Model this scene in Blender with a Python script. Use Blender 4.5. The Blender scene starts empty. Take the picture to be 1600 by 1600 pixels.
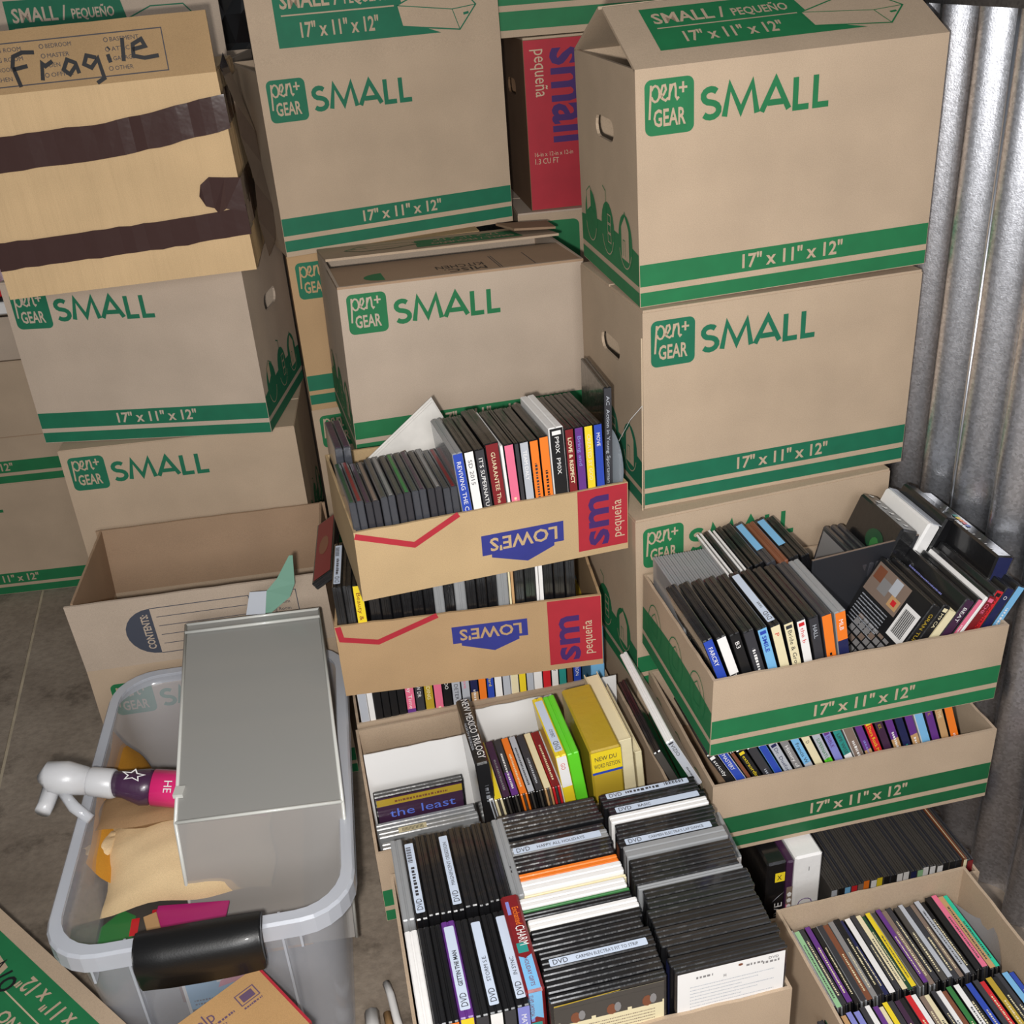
import bpy, math, random
from mathutils import Vector, Matrix
from mathutils.geometry import tessellate_polygon
random.seed(7)
C = bpy.context.scene.collection
R = math.radians
# ------------------------------------------------------------------ camera
cd = bpy.data.cameras.new('camera'); cam = bpy.data.objects.new('camera', cd); C.objects.link(cam)
cd.sensor_fit = 'HORIZONTAL'; cd.sensor_width = 36.0; cd.lens = 1665.25/1600*36; cd.clip_start = .05
_b, _c = .48833, -.07713
_f = Vector((0, math.cos(_b), -math.sin(_b))); _r = Vector((1, 0, 0)); _u = _r.cross(_f)
_r2 = _r*math.cos(_c)+_u*math.sin(_c); _u2 = -_r*math.sin(_c)+_u*math.cos(_c)
cam.matrix_world = Matrix(((_r2.x, _u2.x, -_f.x, 0), (_r2.y, _u2.y, -_f.y, 0), (_r2.z, _u2.z, -_f.z, 1.378), (0, 0, 0, 1)))
bpy.context.scene.camera = cam
# ------------------------------------------------------------------ world, lights, exposure
w = bpy.data.worlds.new('world'); bpy.context.scene.world = w; w.use_nodes = True
w.node_tree.nodes['Background'].inputs[0].default_value = (.93, .96, 1.0, 1)
w.node_tree.nodes['Background'].inputs[1].default_value = .13
def area(name, loc, target, size, power, col, sy=None):
    l = bpy.data.lights.new(name, 'AREA'); l.energy = power; l.color = col
    l.shape = 'RECTANGLE' if sy else 'SQUARE'; l.size = size
    if sy: l.size_y = sy
    o = bpy.data.objects.new(name, l); C.objects.link(o); o.location = loc
    o.rotation_euler = (Vector(target)-Vector(loc)).to_track_quat('-Z', 'Y').to_euler(); return o
area('phone_flash', (-.05, .02, 1.33), (0, 1.6, .4), .03, 22, (1, .97, .93))
area('doorway_daylight', (.1, -1.3, 1.75), (0, 1.6, .55), 1.3, 36, (.97, .98, 1), 1.0)
vs = bpy.context.scene.view_settings
vs.view_transform = 'Standard'; vs.look = 'None'; vs.exposure = -0.20; vs.gamma = 1; vs.use_curve_mapping = False

# ------------------------------------------------------------------ materials
def s2l(c): return tuple((x/255/12.92 if x/255 <= .04045 else ((x/255+.055)/1.055)**2.4) for x in c)
MATS = {}
def mat(name, rgb, rough=.6, metal=0, coat=0, alpha=1, noise=0, scale=60, bump=0, bscale=200, spec=.5, speck=0, wear=0):
    if name in MATS: return MATS[name]
    m = bpy.data.materials.new(name); m.use_nodes = True; nt = m.node_tree; N = nt.nodes; L = nt.links
    b = N['Principled BSDF']; col = s2l(rgb)
    b.inputs['Base Color'].default_value = (*col, 1); b.inputs['Roughness'].default_value = rough
    b.inputs['Metallic'].default_value = metal; b.inputs['Coat Weight'].default_value = coat
    b.inputs['Coat Roughness'].default_value = .08; b.inputs['Alpha'].default_value = alpha
    b.inputs['Specular IOR Level'].default_value = spec
    tc = None
    if noise or bump or speck or wear:
        tc = N.new('ShaderNodeTexCoord')
    out = None
    if noise:
        t = N.new('ShaderNodeTexNoise'); t.inputs['Scale'].default_value = scale; t.inputs['Detail'].default_value = 6
        L.new(tc.outputs['Object'], t.inputs['Vector'])
        r = N.new('ShaderNodeValToRGB'); e = r.color_ramp.elements
        e[0].position = .3; e[1].position = .7
        e[0].color = (*[c*(1-noise) for c in col], 1); e[1].color = (*[min(1, c*(1+noise)) for c in col], 1)
        L.new(t.outputs['Fac'], r.inputs['Fac']); out = r.outputs['Color']
    if speck:
        t = N.new('ShaderNodeTexNoise'); t.inputs['Scale'].default_value = 900; t.inputs['Detail'].default_value = 2
        L.new(tc.outputs['Object'], t.inputs['Vector'])
        r = N.new('ShaderNodeValToRGB'); e = r.color_ramp.elements
        e[0].position = .30; e[1].position = .62; e[0].color = (1-speck, 1-speck, 1-speck, 1); e[1].color = (1, 1, 1, 1)
        L.new(t.outputs['Fac'], r.inputs['Fac'])
        x = N.new('ShaderNodeMixRGB'); x.blend_type = 'MULTIPLY'; x.inputs[0].default_value = 1
        if out: L.new(out, x.inputs[1])
        else: x.inputs[1].default_value = (*col, 1)
        L.new(r.outputs['Color'], x.inputs[2]); out = x.outputs[0]
    if wear:
        t = N.new('ShaderNodeTexNoise'); t.inputs['Scale'].default_value = 38; t.inputs['Detail'].default_value = 8; t.inputs['Roughness'].default_value = .75
        L.new(tc.outputs['Object'], t.inputs['Vector'])
        r = N.new('ShaderNodeValToRGB'); e = r.color_ramp.elements
        e[0].position = .70; e[1].position = .74; e[0].color = (0, 0, 0, 1); e[1].color = (wear, wear, wear, 1)
        L.new(t.outputs['Fac'], r.inputs['Fac'])
        x = N.new('ShaderNodeMixRGB'); x.inputs[2].default_value = (*s2l((205, 195, 180)), 1)
        L.new(r.outputs['Color'], x.inputs[0])
        if out: L.new(out, x.inputs[1])
        else: x.inputs[1].default_value = (*col, 1)
        out = x.outputs[0]
    if out: L.new(out, b.inputs['Base Color'])
    if bump:
        t = N.new('ShaderNodeTexNoise'); t.inputs['Scale'].default_value = bscale; t.inputs['Detail'].default_value = 4
        L.new(tc.outputs['Object'], t.inputs['Vector'])
        bp = N.new('ShaderNodeBump'); bp.inputs['Strength'].default_value = bump; bp.inputs['Distance'].default_value = .002
        L.new(t.outputs['Fac'], bp.inputs['Height']); L.new(bp.outputs['Normal'], b.inputs['Normal'])
    MATS[name] = m; return m
def kraft(name, rgb): return mat(name, rgb, .82, noise=.07, scale=9, speck=.16, bump=.12, bscale=260, spec=.3)
KR = kraft('kraft_board', (184, 162, 138)); KW = kraft('kraft_warm', (190, 162, 122)); KP = kraft('kraft_pale', (186, 168, 150))
KT = kraft('kraft_tan', (205, 174, 132)); 
def ripple(m, sc, st):
    nt = m.node_tree; N = nt.nodes; L = nt.links; tc = N.new('ShaderNodeTexCoord'); mp = N.new('ShaderNodeMapping'); mp.inputs['Scale'].default_value = sc
    t = N.new('ShaderNodeTexNoise'); t.inputs['Scale'].default_value = 1; t.inputs['Detail'].default_value = 5; bp = N.new('ShaderNodeBump'); bp.inputs['Strength'].default_value = st; bp.inputs['Distance'].default_value = .012
    L.new(tc.outputs['Object'], mp.inputs[0]); L.new(mp.outputs[0], t.inputs['Vector']); L.new(t.outputs['Fac'], bp.inputs['Height']); L.new(bp.outputs[0], N['Principled BSDF'].inputs['Normal'])
ripple(KT, (46, 46, 4), .35)
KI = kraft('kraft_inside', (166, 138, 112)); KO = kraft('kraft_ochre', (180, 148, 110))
KB = kraft('kraft_edge', (200, 178, 150))
GR = mat('green_ink', (22, 110, 64), .7, noise=.08, scale=30, wear=.5); GT = mat('teal_green_ink', (12, 102, 72), .7, noise=.08, scale=30, wear=.35)
REDI = mat('red_ink', (168, 34, 48), .7, noise=.06, scale=30); BLUI = mat('blue_ink', (45, 50, 130), .7, noise=.06, scale=30)
PURI = mat('purple_ink', (64, 30, 96), .7); INK = mat('dark_ink', (58, 58, 66), .7); MARK = mat('marker_ink', (14, 14, 18), .6)
SLATE = mat('slate_ink', (66, 70, 82), .7)
PAL = {
 'black': (20, 20, 22), 'charcoal': (52, 52, 57), 'white': (232, 230, 228), 'cream': (226, 214, 176), 'yellow': (232, 205, 40), 'gold': (178, 150, 42),
 'orange': (236, 122, 34), 'red': (204, 34, 42), 'dark red': (122, 24, 30), 'pink': (224, 110, 140), 'purple': (98, 50, 130), 'dark purple': (62, 34, 62), 'navy': (28, 34, 78),
 'blue': (40, 70, 170), 'light blue': (120, 180, 222), 'teal': (40, 140, 132), 'green': (50, 120, 60), 'lime': (96, 206, 40), 'pale green': (150, 196, 148),
 'brown': (122, 72, 48), 'tan': (190, 150, 104), 'grey': (132, 130, 130), 'silver': (178, 182, 190), 'taupe': (128, 110, 98), 'lavender': (128, 132, 200),
 'magenta': (176, 36, 110), 'mint': (40, 196, 156), 'dark green': (24, 70, 44), 'clear': (128, 132, 138), 'smoke': (70, 66, 62)}
def gl(name, rough=.28, coat=.6, bump=.25):                       # glossy printed / moulded plastic
    return mat('gloss_'+name.replace(' ', '_'), PAL[name], rough, coat=coat, bump=bump, bscale=90)
def pp(name): return mat('paper_'+name.replace(' ', '_'), PAL[name], .5, coat=.15)
def shrink():                                                     # shrink-wrapped black plastic: wrinkled film
    return mat('wrapped_black', (24, 24, 26), .3, coat=.9, bump=.7, bscale=70)
# ------------------------------------------------------------------ mesh builder
class MB:
    def __init__(s): s.v = []; s.f = []; s.m = []; s.mats = []
    def mi(s, m):
        if m not in s.mats: s.mats.append(m)
        return s.mats.index(m)
    def add(s, vs, fs, m):
        o = len(s.v); s.v += [tuple(v) for v in vs]; k = s.mi(m)
        for f in fs: s.f.append(tuple(i+o for i in f)); s.m.append(k)
    def hexa(s, p, m):   # p: 4 bottom ccw, 4 top ccw
        s.add(p, [(3, 2, 1, 0), (4, 5, 6, 7), (0, 1, 5, 4), (1, 2, 6, 5), (2, 3, 7, 6), (3, 0, 4, 7)], m)
    def box(s, a, b, m):
        x0, y0, z0 = a; x1, y1, z1 = b
        s.hexa([(x0, y0, z0), (x1, y0, z0), (x1, y1, z0), (x0, y1, z0), (x0, y0, z1), (x1, y0, z1), (x1, y1, z1), (x0, y1, z1)], m)
    def cbox(s, a, b, c, m):   # chamfered box
        x0, y0, z0 = a; x1, y1, z1 = b; V = []; idx = {}
        for ix, X in enumerate((x0, x1)):
            for iy, Y in enumerate((y0, y1)):
                for iz, Z in enumerate((z0, z1)):
                    sx, sy, sz = (1-2*ix)*c, (1-2*iy)*c, (1-2*iz)*c
                    for ax, p in enumerate([(X, Y+sy, Z+sz), (X+sx, Y, Z+sz), (X+sx, Y+sy, Z)]):
                        idx[(ix, iy, iz, ax)] = len(V); V.append(p)
        g = lambda *k: idx[k]; F = []
        for i in (0, 1):
            F.append([g(i, 0, 0, 0), g(i, 1, 0, 0), g(i, 1, 1, 0), g(i, 0, 1, 0)][::(-1 if i == 0 else 1)])
            F.append([g(0, i, 0, 1), g(1, i, 0, 1), g(1, i, 1, 1), g(0, i, 1, 1)][::(1 if i == 0 else -1)])
            F.append([g(0, 0, i, 2), g(1, 0, i, 2), g(1, 1, i, 2), g(0, 1, i, 2)][::(-1 if i == 0 else 1)])
        for i in (0, 1):
            for j in (0, 1):
                s1 = 1 if (i+j) % 2 == 0 else -1
                F.append([g(0, i, j, 1), g(0, i, j, 2), g(1, i, j, 2), g(1, i, j, 1)][::s1])
                F.append([g(i, 0, j, 2), g(i, 0, j, 0), g(i, 1, j, 0), g(i, 1, j, 2)][::s1])
                F.append([g(i, j, 0, 0), g(i, j, 0, 1), g(i, j, 1, 1), g(i, j, 1, 0)][::s1])
        for i in (0, 1):
            for j in (0, 1):
                for k in (0, 1):
                    s1 = 1 if (i+j+k) % 2 == 0 else -1
                    F.append([g(i, j, k, 0), g(i, j, k, 1), g(i, j, k, 2)][::s1])
        s.add(V, F, m)
    def tube(s, pts, rad, m, n=8):
        pts = [Vector(p) for p in pts]; rings = []
        for i, p in enumerate(pts):
            d = (pts[min(i+1, len(pts)-1)]-pts[max(i-1, 0)]).normalized()
            a = d.cross(Vector((0, 0, 1)));  a = a.normalized() if a.length > .05 else Vector((1, 0, 0))
            b = d.cross(a); r = rad[i] if isinstance(rad, (list, tuple)) else rad
            rings.append([p+a*r*math.cos(t*2*math.pi/n)+b*r*math.sin(t*2*math.pi/n) for t in range(n)])
        V = [q for r in rings for q in r]; F = []
        for i in range(len(rings)-1):
            for t in range(n): F.append((i*n+t, i*n+(t+1) % n, (i+1)*n+(t+1) % n, (i+1)*n+t))
        F.append(tuple(range(n))[::-1]); F.append(tuple((len(rings)-1)*n+t for t in range(n)))
        s.add(V, F, m)
    def build(s, name, parent=None, smooth=False, loc=None, **k):
        me = bpy.data.meshes.new(name); me.from_pydata(s.v, [], s.f)
        for m in s.mats: me.materials.append(m)
        me.polygons.foreach_set('material_index', s.m)
        if smooth: me.polygons.foreach_set('use_smooth', [True]*len(s.f))
        me.update(); o = bpy.data.objects.new(name, me); C.objects.link(o)
        if parent: o.parent = parent
        if loc: o.location = loc
        for a, b in k.items(): o[a] = b
        return o
def thing(name, label, cat, loc=(0, 0, 0), yaw=0, group=None, M=None):
    o = bpy.data.objects.new(name, None); C.objects.link(o); o.empty_display_size = .02
    o.matrix_world = M if M is not None else Matrix.Translation(loc) @ Matrix.Rotation(R(yaw), 4, 'Z')
    o['label'] = label; o['category'] = cat
    if group: o['group'] = group
    return o
def tagm(o, label, cat, group=None):
    o['label'] = label; o['category'] = cat
    if group: o['group'] = group
    return o
# ------------------------------------------------------------------ flat lettering
_tc = {}
def glyphs(s):
    if s not in _tc:
        bold = s[:2] in ('17', 'GE', 'SM', 'PE', 'x ', 'LO', 'sm', 'CO')
        cu = bpy.data.curves.new('t', 'FONT'); cu.body = s; cu.resolution_u = 2; cu.size = 1; cu.offset = .022 if bold else 0
        o = bpy.data.objects.new('t', cu); C.objects.link(o)
        me = o.to_mesh(); v = [(p.co.x, p.co.y) for p in me.vertices]; f = [tuple(p.vertices) for p in me.polygons]
        o.to_mesh_clear(); bpy.data.objects.remove(o); bpy.data.curves.remove(cu)
        if v:
            x0 = min(p[0] for p in v); x1 = max(p[0] for p in v)
            v = [(p[0]-x0, p[1]/.72) for p in v]; wd = (x1-x0)
        else: wd = .1
        _tc[s] = (v, f, wd)
    return _tc[s]
def face(o, u, v, n): # 2D (a,b,h) -> 3D
    o, u, v, n = Vector(o), Vector(u), Vector(v), Vector(n)
    return lambda a, b, h: o+u*a+v*b+n*h
def p_text(mb, F, s, x, y, hgt, m, h=.0008, rot=0, xs=1, width=None, center=False):
    v, f, wd = glyphs(s); k = hgt; kx = k*xs
    if width: kx = width/wd
    c, sn = math.cos(R(rot)), math.sin(R(rot)); off = wd*kx/2 if center else 0
    mb.add([F(x+(p[0]*kx-off)*c-p[1]*k*sn, y+(p[0]*kx-off)*sn+p[1]*k*c, h) for p in v], f, m)
def p_poly(mb, F, pts, m, h=.0004): mb.add([F(a, b, h) for a, b in pts], [tuple(range(len(pts)))], m)
def p_rect(mb, F, a0, b0, a1, b1, m, h=.0004): p_poly(mb, F, [(a0, b0), (a1, b0), (a1, b1), (a0, b1)], m, h)
def p_round(mb, F, a0, b0, a1, b1, r, m, h=.0004, n=5):
    pts = []
    for cx, cy, s in ((a1-r, b1-r, 0), (a0+r, b1-r, 90), (a0+r, b0+r, 180), (a1-r, b0+r, 270)):
        for i in range(n+1): t = R(s+90*i/n); pts.append((cx+r*math.cos(t), cy+r*math.sin(t)))
    p_poly(mb, F, pts, m, h)
def p_stroke(mb, F, pts, wd, m, h=.0006, closed=False):
    P = [Vector((p[0], p[1])) for p in pts]; n = len(P); Lf = []; Rt = []
    for i in range(n):
        a = P[(i-1) % n] if (closed or i > 0) else P[i]; b = P[(i+1) % n] if (closed or i < n-1) else P[i]
        d1 = (P[i]-a); d2 = (b-P[i])
        if d1.length < 1e-9: d1 = d2
        if d2.length < 1e-9: d2 = d1
        d1 = d1.normalized(); d2 = d2.normalized(); t = (d1+d2)
        t = t.normalized() if t.length > .2 else d1
        nn = Vector((-t.y, t.x)); k = wd/2/max(.5, abs(nn.dot(Vector((-d1.y, d1.x)))))
        Lf.append(P[i]+nn*k); Rt.append(P[i]-nn*k)
    V = [F(p.x, p.y, h) for p in Lf]+[F(p.x, p.y, h) for p in Rt]
    Q = [(i, i+n, (i+1) % n+n, (i+1) % n) for i in range(n if closed else n-1)]
    mb.add(V, [q[::-1] for q in Q], m)
def arc(cx, cy, rx, ry, a0, a1, n=8): return [(cx+rx*math.cos(R(a0+(a1-a0)*i/n)), cy+ry*math.sin(R(a0+(a1-a0)*i/n))) for i in range(n+1)]
def word_small(mb, F, x, y, H, m, h=.0006, k=1.0):   # geometric sans capitals drawn as strokes
    wd = H*.17; e = wd/2
    S = arc(.30, .735, .22, .215, 35, 270, 9)+arc(.30, .27, .25, .235, 90, -145, 9)[1:]
    letters = [(0, S), (.72, [(0, 0), (.16, 1), (.50, .12), (.84, 1), (1.0, 0)]), (1.86, [(0, 0), (.42, 1), (.84, 0)]), (2.04, [(0, .27), (.49, .27)]),
               (2.90, [(0, 1), (0, 0), (.42, 0)]), (3.52, [(0, 1), (0, 0), (.42, 0)])]
    for i, (ox, pts) in enumerate(letters):
        pts = [(x+(ox+a)*H*k, y+e+(b)*(H-wd) if i else y+e*1.0+b*(H-wd)) for a, b in pts]
        p_stroke(mb, F, pts, wd, m, h+i*.00002)
def script_pen(mb, F, x, y, H, m, h):
    w_ = H*.085
    p = [(.02, -.50), (.10, .74)]; p2 = arc(.27, .42, .17, .29, 155, -160, 10)
    e = [(.44, .26), (.60, .36), (.70, .54), (.66, .70), (.56, .68), (.50, .46), (.55, .22), (.68, .14), (.79, .24)]
    n = [(.82, .14), (.88, .72)]; n2 = [(.86, .42), (.96, .68), (1.06, .70), (1.09, .52), (1.09, .26), (1.15, .15), (1.22, .22)]
    for i_, q in enumerate((p, p2, e, n, n2, [(1.22, .55), (1.56, .55)], [(1.39, .76), (1.39, .36)])):
        p_stroke(mb, F, [(x+a*H, y+b*H) for a, b in q], w_, m, h+i_*.00002)
def logo(mb, F, x, y, s, m, bg, h=.0004):
    p_round(mb, F, x, y, x+s, y+s*1.03, s*.14, m, h)
    script_pen(mb, F, x+s*.08, y+s*.56, s*.50, bg, h+.0004)
    p_text(mb, F, 'GEAR', x+s*.17, y+s*.17, s*.32, bg, h+.0004, width=s*.66)
def carton_icon(mb, F, x, y, k, m, bg, h=.0006):   # line drawing of a box
    A = [(0, .55), (.28, .95), (.95, 1.0), (1.25, .62), (.72, .45)]
    pts = [(x, y+.42*k), (x+.5*k, y+.62*k), (x+1.05*k, y+.62*k), (x+1.3*k, y+.34*k), (x+1.0*k, y), (x+.06*k, y+.12*k)]
    p_poly(mb, F, pts[::-1], bg, h)
    p_stroke(mb, F, pts, .0022, m, h+.0003, True)
    p_stroke(mb, F, [(x, y+.42*k), (x+.9*k, y+.30*k), (x+1.3*k, y+.34*k)], .0014, m, h+.0003)
    p_stroke(mb, F, [(x+.9*k, y+.30*k), (x+1.0*k, y)], .0014, m, h+.0003)
    p_stroke(mb, F, [(x+1.08*k, y+.22*k), (x+1.17*k, y+.235*k)], .004, m, h+.0003)
DIM = '17" x 11" x 12"'
def print_front(mb, F, W, H, g=GR, bg=KR, base=.001, top=True, band=True, logo_s=.066, text=DIM):
    if top:
        logo(mb, F, .012, H-.014-logo_s*1.03, logo_s, g, bg)
        word_small(mb, F, .087, H-.073, .045, g)
    if band:
        p_rect(mb, F, .0006, base, W-.0006, base+.0195, g); p_rect(mb, F, .0006, base+.028, W-.0006, base+.0585, g)
        p_text(mb, F, text, .142+.082, base+.034, .0195, bg, width=.150, center=True)
def print_side(mb, F, D, g=GR, bg=KR, base=.001, H=.3):
    n = 12; top = lambda a: .058+.018*math.sin(a/D*math.pi*.9+.3)
    p_rect(mb, F, .0006, base, D-.0006, base+.0195, g)
    pts = [(.0006, base+.028), (D-.0006, base+.028)]+[(D-.0006-(D-.0012)*i/n, base+.028+top(D*i/n)*.7) for i in range(n+1)]
    p_poly(mb, F, [p for p in pts if p[1] < H], g)
    if H > .14:
        hh = [.085, .085, .085]
        for i, cx in enumerate((.055, .14, .222)):
            e = arc(cx, base+.075, .031, .040, 0, 360, 20)[:-1]
            p_poly(mb, F, e, g, .0007); p_stroke(mb, F, arc(cx, base+.075, .028, .036, 200, 340, 10), .0015, bg, .001)
        p_poly(mb, F, [(.035, base+.08), (.055, base+.09), (.055, base+.12), (.035, base+.11)], bg, .001)
        p_stroke(mb, F, [(.035, base+.08), (.055, base+.09), (.072, base+.083), (.072, base+.11), (.052, base+.12), (.035, base+.11)], .0015, g, .0012, True)
        p_stroke(mb, F, [(.122, base+.135), (.135, base+.13), (.137, base+.05), (.16, base+.05)], .002, g, .0013)
        for r_ in range(3): p_stroke(mb, F, [(.141, base+.058+r_*.014), (.156, base+.058+r_*.014), (.156, base+.07+r_*.014), (.141, base+.07+r_*.014)], .0014, bg, .0012, True)
        p_poly(mb, F, [(.205, base+.05), (.24, base+.05), (.24, base+.095), (.222, base+.112), (.205, base+.095)], bg, .001)
        p_stroke(mb, F, [(.205, base+.05), (.24, base+.05), (.24, base+.095), (.222, base+.118), (.205, base+.095)], .0018, g, .0012, True)
        p_stroke(mb, F, [(.213, base+.055), (.213, base+.078), (.222, base+.078), (.222, base+.055)], .0015, g, .0012)
    else:
        for i, cx in enumerate((.055, .14, .222)):
            p_stroke(mb, F, arc(cx, base+.066, .027, .036, 0, 360, 20)[:-1], .0018, g, .0011, True)
            p_stroke(mb, F, [(cx-.012, base+.05), (cx+.01, base+.052), (cx+.012, base+.08), (cx, base+.09), (cx-.012, base+.078)], .0016, g, .0012, True)
def print_flap(mb, F, g=GR, bg=KR):
    p_poly(mb, F, [(.045, .033), (.33, .033), (.27, .055), (.255, .129), (.045, .129)], g)
    p_text(mb, F, 'SMALL /', .056, .092, .024, bg, width=.10); p_text(mb, F, 'PEQUEÑO', .165, .092, .017, bg, width=.078)
    p_stroke(mb, F, [(.056, .0815), (.250, .0815)], .0022, bg, .0008)
    p_text(mb, F, DIM, .085, .047, .023, bg, width=.135)
    carton_icon(mb, F, .255, .035, .11, g, bg)
def print_contents(mb, F, g, bg, lines=True):
    a0, b0, a1, b1 = .085, .020, .33, .118; r = .049
    p_poly(mb, F, [(.085+r, b0), (.085+r, b1)]+arc(.085+r, .069, r, r, 90, 270, 12)[1:-1], g)
    p_text(mb, F, 'CONTENTS:', .128, .069, .013, bg, rot=90, width=.075, center=True)
    p_stroke(mb, F, [(.134, b1), (.300, b1), (.300, b0), (.134, b0)], .0016, g)
    for i in range(4): p_stroke(mb, F, [(.142, b0+.02+i*.0195), (.294, b0+.02+i*.0195)], .0014, g)
    p_stroke(mb, F, [(.306, b0), (.306, b1), (.38, b1), (.38, b0)], .0014, g)
    for i, t in enumerate(('Kitchen', 'Living Room', 'Dining Room', 'Master', 'Bedroom', 'Attic')):
        y = b1-.012-i*.0145
        p_stroke(mb, F, [(.310, y), (.316, y), (.316, y+.007), (.310, y+.007)], .0008, g, closed=True)
        p_text(mb, F, t, .321, y, .0075, g, width=.004*len(t)+.002)
# ------------------------------------------------------------------ cartons
def panel(mb, F, W, H, t, m, hole=None, edge=None):
    """board panel in face coords (a,b), outer at h=0, inner at h=-t; optional stadium hand hole (ca,cb,w,h)"""
    outer = [(0, 0), (W, 0), (W, H), (0, H)]
    if hole:
        ca, cb, hw, hh = hole; r = hh/2
        hl = arc(ca+hw/2-r, cb, r, r, -90, 90, 6)+arc(ca-hw/2+r, cb, r, r, 90, 270, 6)
        loops = [[Vector((a, b, 0)) for a, b in outer], [Vector((a, b, 0)) for a, b in hl]]
        allp = outer+hl; tris = tessellate_polygon(loops); n = len(allp)
        V = [F(a, b, 0) for a, b in allp]+[F(a, b, -t) for a, b in allp]
        Fc = [tuple(x) for x in tris]+[tuple(i+n for i in x)[::-1] for x in tris]
        Fc += [(i, (i+1) % 4, (i+1) % 4+n, i+n) for i in range(4)]
        k = len(hl); Fc += [(4+i, 4+(i+1) % k, 4+(i+1) % k+n, 4+i+n) for i in range(k)]
        mb.add(V, Fc, m)
    else:
        n = 14; jz = [random.uniform(-1, 1)*(edge or 0) for _ in range(n+1)]; jz[0] = jz[-1] = 0
        V = []
        for i in range(n+1):
            a = W*i/n
            V += [F(a, 0, 0), F(a, H+jz[i], 0), F(a, H+jz[i], -t), F(a, 0, -t)]
        Fc = []
        for i in range(n):
            o = i*4
            for j in range(4): Fc.append((o+j, o+4+j, o+4+(j+1) % 4, o+(j+1) % 4))
        Fc += [(3, 2, 1, 0), tuple(n*4+j for j in range(4))]
        mb.add(V, Fc, m)
def faces_of(W, D, H):
    return {'front': (face((0, 0, 0), (1, 0, 0), (0, 0, 1), (0, -1, 0)), W), 'back': (face((W, D, 0), (-1, 0, 0), (0, 0, 1), (0, 1, 0)), W),
            'left': (face((0, D, 0), (0, -1, 0), (0, 0, 1), (-1, 0, 0)), D), 'right': (face((W, 0, 0), (0, 1, 0), (0, 0, 1), (1, 0, 0)), D)}
def carton(label, loc, yaw, dims=(.432, .279, .305), m=KR, tx=0, ty=0, holes=(), edge=0, name='cardboard_carton', cat='cardboard box', group=None, inner=None):
    W, D, H = dims
    M = Matrix.Translation(loc) @ Matrix.Rotation(R(yaw), 4, 'Z') @ Matrix.Rotation(R(tx), 4, 'X') @ Matrix.Rotation(R(ty), 4, 'Y')
    o = thing(name, label, cat, M=M, group=group); t = .0042
    FS = faces_of(W, D, H)
    for k, (F, w_) in FS.items():
        mb = MB(); ho = (w_/2, H-.09, .085, .030) if k in holes else None
        ins = t if k in ('left', 'right') else 0
        F2 = (lambda F_, i_: (lambda a, b, h: F_(a+i_, b, h)))(F, ins)
        panel(mb, F2, w_-2*ins, H, t, m, (ho[0]-ins,)+ho[1:] if ho else None, edge)
        mb.build(k+'_panel', o)
    mb = MB(); mb.box((t, t, .0005), (W-t, D-t, .0045), inner or m); mb.build('bottom_panel', o)
    return o, FS
def flap(o, hinge, udir, out, W, L, ang, m, g=None, fn=None, bend=0, t=.004, skew=0, edge=.0006):
    """flap hinged along udir; ang = tilt from vertical toward 'out' direction (deg)"""
    hinge, u, out = Vector(hinge), Vector(udir), Vector(out)
    v = Vector((0, 0, math.cos(R(ang))))+out*math.sin(R(ang)); n = u.cross(v)
    def F(a, b, h):
        return hinge+u*(a+skew*b)+v*b+n*(-h)*-1+n*(bend*math.sin(min(1, b/L)*math.pi))
    mb = MB(); panel(mb, face(hinge, u, v, n) if not bend else F, W, L, t, m, edge=edge); f = mb.build('flap', o)
    if fn:
        mb = MB(); fn(mb, F if bend else face(hinge, u, v, n)); mb.build('printed_lettering', f)
    return f
def closed_top(o, W, D, H, m, gap=.006):
    for k in (0, 1):
        mb = MB(); y0, y1 = (.001, D/2-gap/2) if k == 0 else (D/2+gap/2, D-.001)
        mb.box((.001, y0, H), (W-.001, y1, H+.0035), m); mb.build('flap', o)
# ================================================================== SETTING
def struct(mb, name, **k):
    o = mb.build(name, **k); o['kind'] = 'structure'; return o
# concrete floor
fm = bpy.data.materials.new('concrete'); fm.use_nodes = True; nt = fm.node_tree; N = nt.nodes; L = nt.links; b = N['Principled BSDF']
tc = N.new('ShaderNodeTexCoord')
def _noise(sc, det, lo, hi, c0, c1, ro=.6):
    t = N.new('ShaderNodeTexNoise'); t.inputs['Scale'].default_value = sc; t.inputs['Detail'].default_value = det; t.inputs['Roughness'].default_value = ro
    L.new(tc.outputs['Object'], t.inputs['Vector']); r = N.new('ShaderNodeValToRGB'); r.color_ramp.elements[0].position = lo; r.color_ramp.elements[1].position = hi
    r.color_ramp.elements[0].color = (*c0, 1); r.color_ramp.elements[1].color = (*c1, 1); L.new(t.outputs['Fac'], r.inputs['Fac']); return r, t
a, ta = _noise(3, 9, .3, .7, s2l((128, 114, 100)), s2l((172, 158, 142)), .7)
s, ts = _noise(7, 8, .30, .46, (.34, .32, .30), (1, 1, 1), .7)
g, tg = _noise(70, 5, .25, .6, (.75, .75, .75), (1, 1, 1))
x = N.new('ShaderNodeMixRGB'); x.blend_type = 'MULTIPLY'; x.inputs[0].default_value = 1; L.new(a.outputs[0], x.inputs[1]); L.new(s.outputs[0], x.inputs[2])
x2 = N.new('ShaderNodeMixRGB'); x2.blend_type = 'MULTIPLY'; x2.inputs[0].default_value = 1; L.new(x.outputs[0], x2.inputs[1]); L.new(g.outputs[0], x2.inputs[2])
L.new(x2.outputs[0], b.inputs['Base Color']); b.inputs['Roughness'].default_value = .72
bp = N.new('ShaderNodeBump'); bp.inputs['Strength'].default_value = .35; bp.inputs['Distance'].default_value = .004
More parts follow.
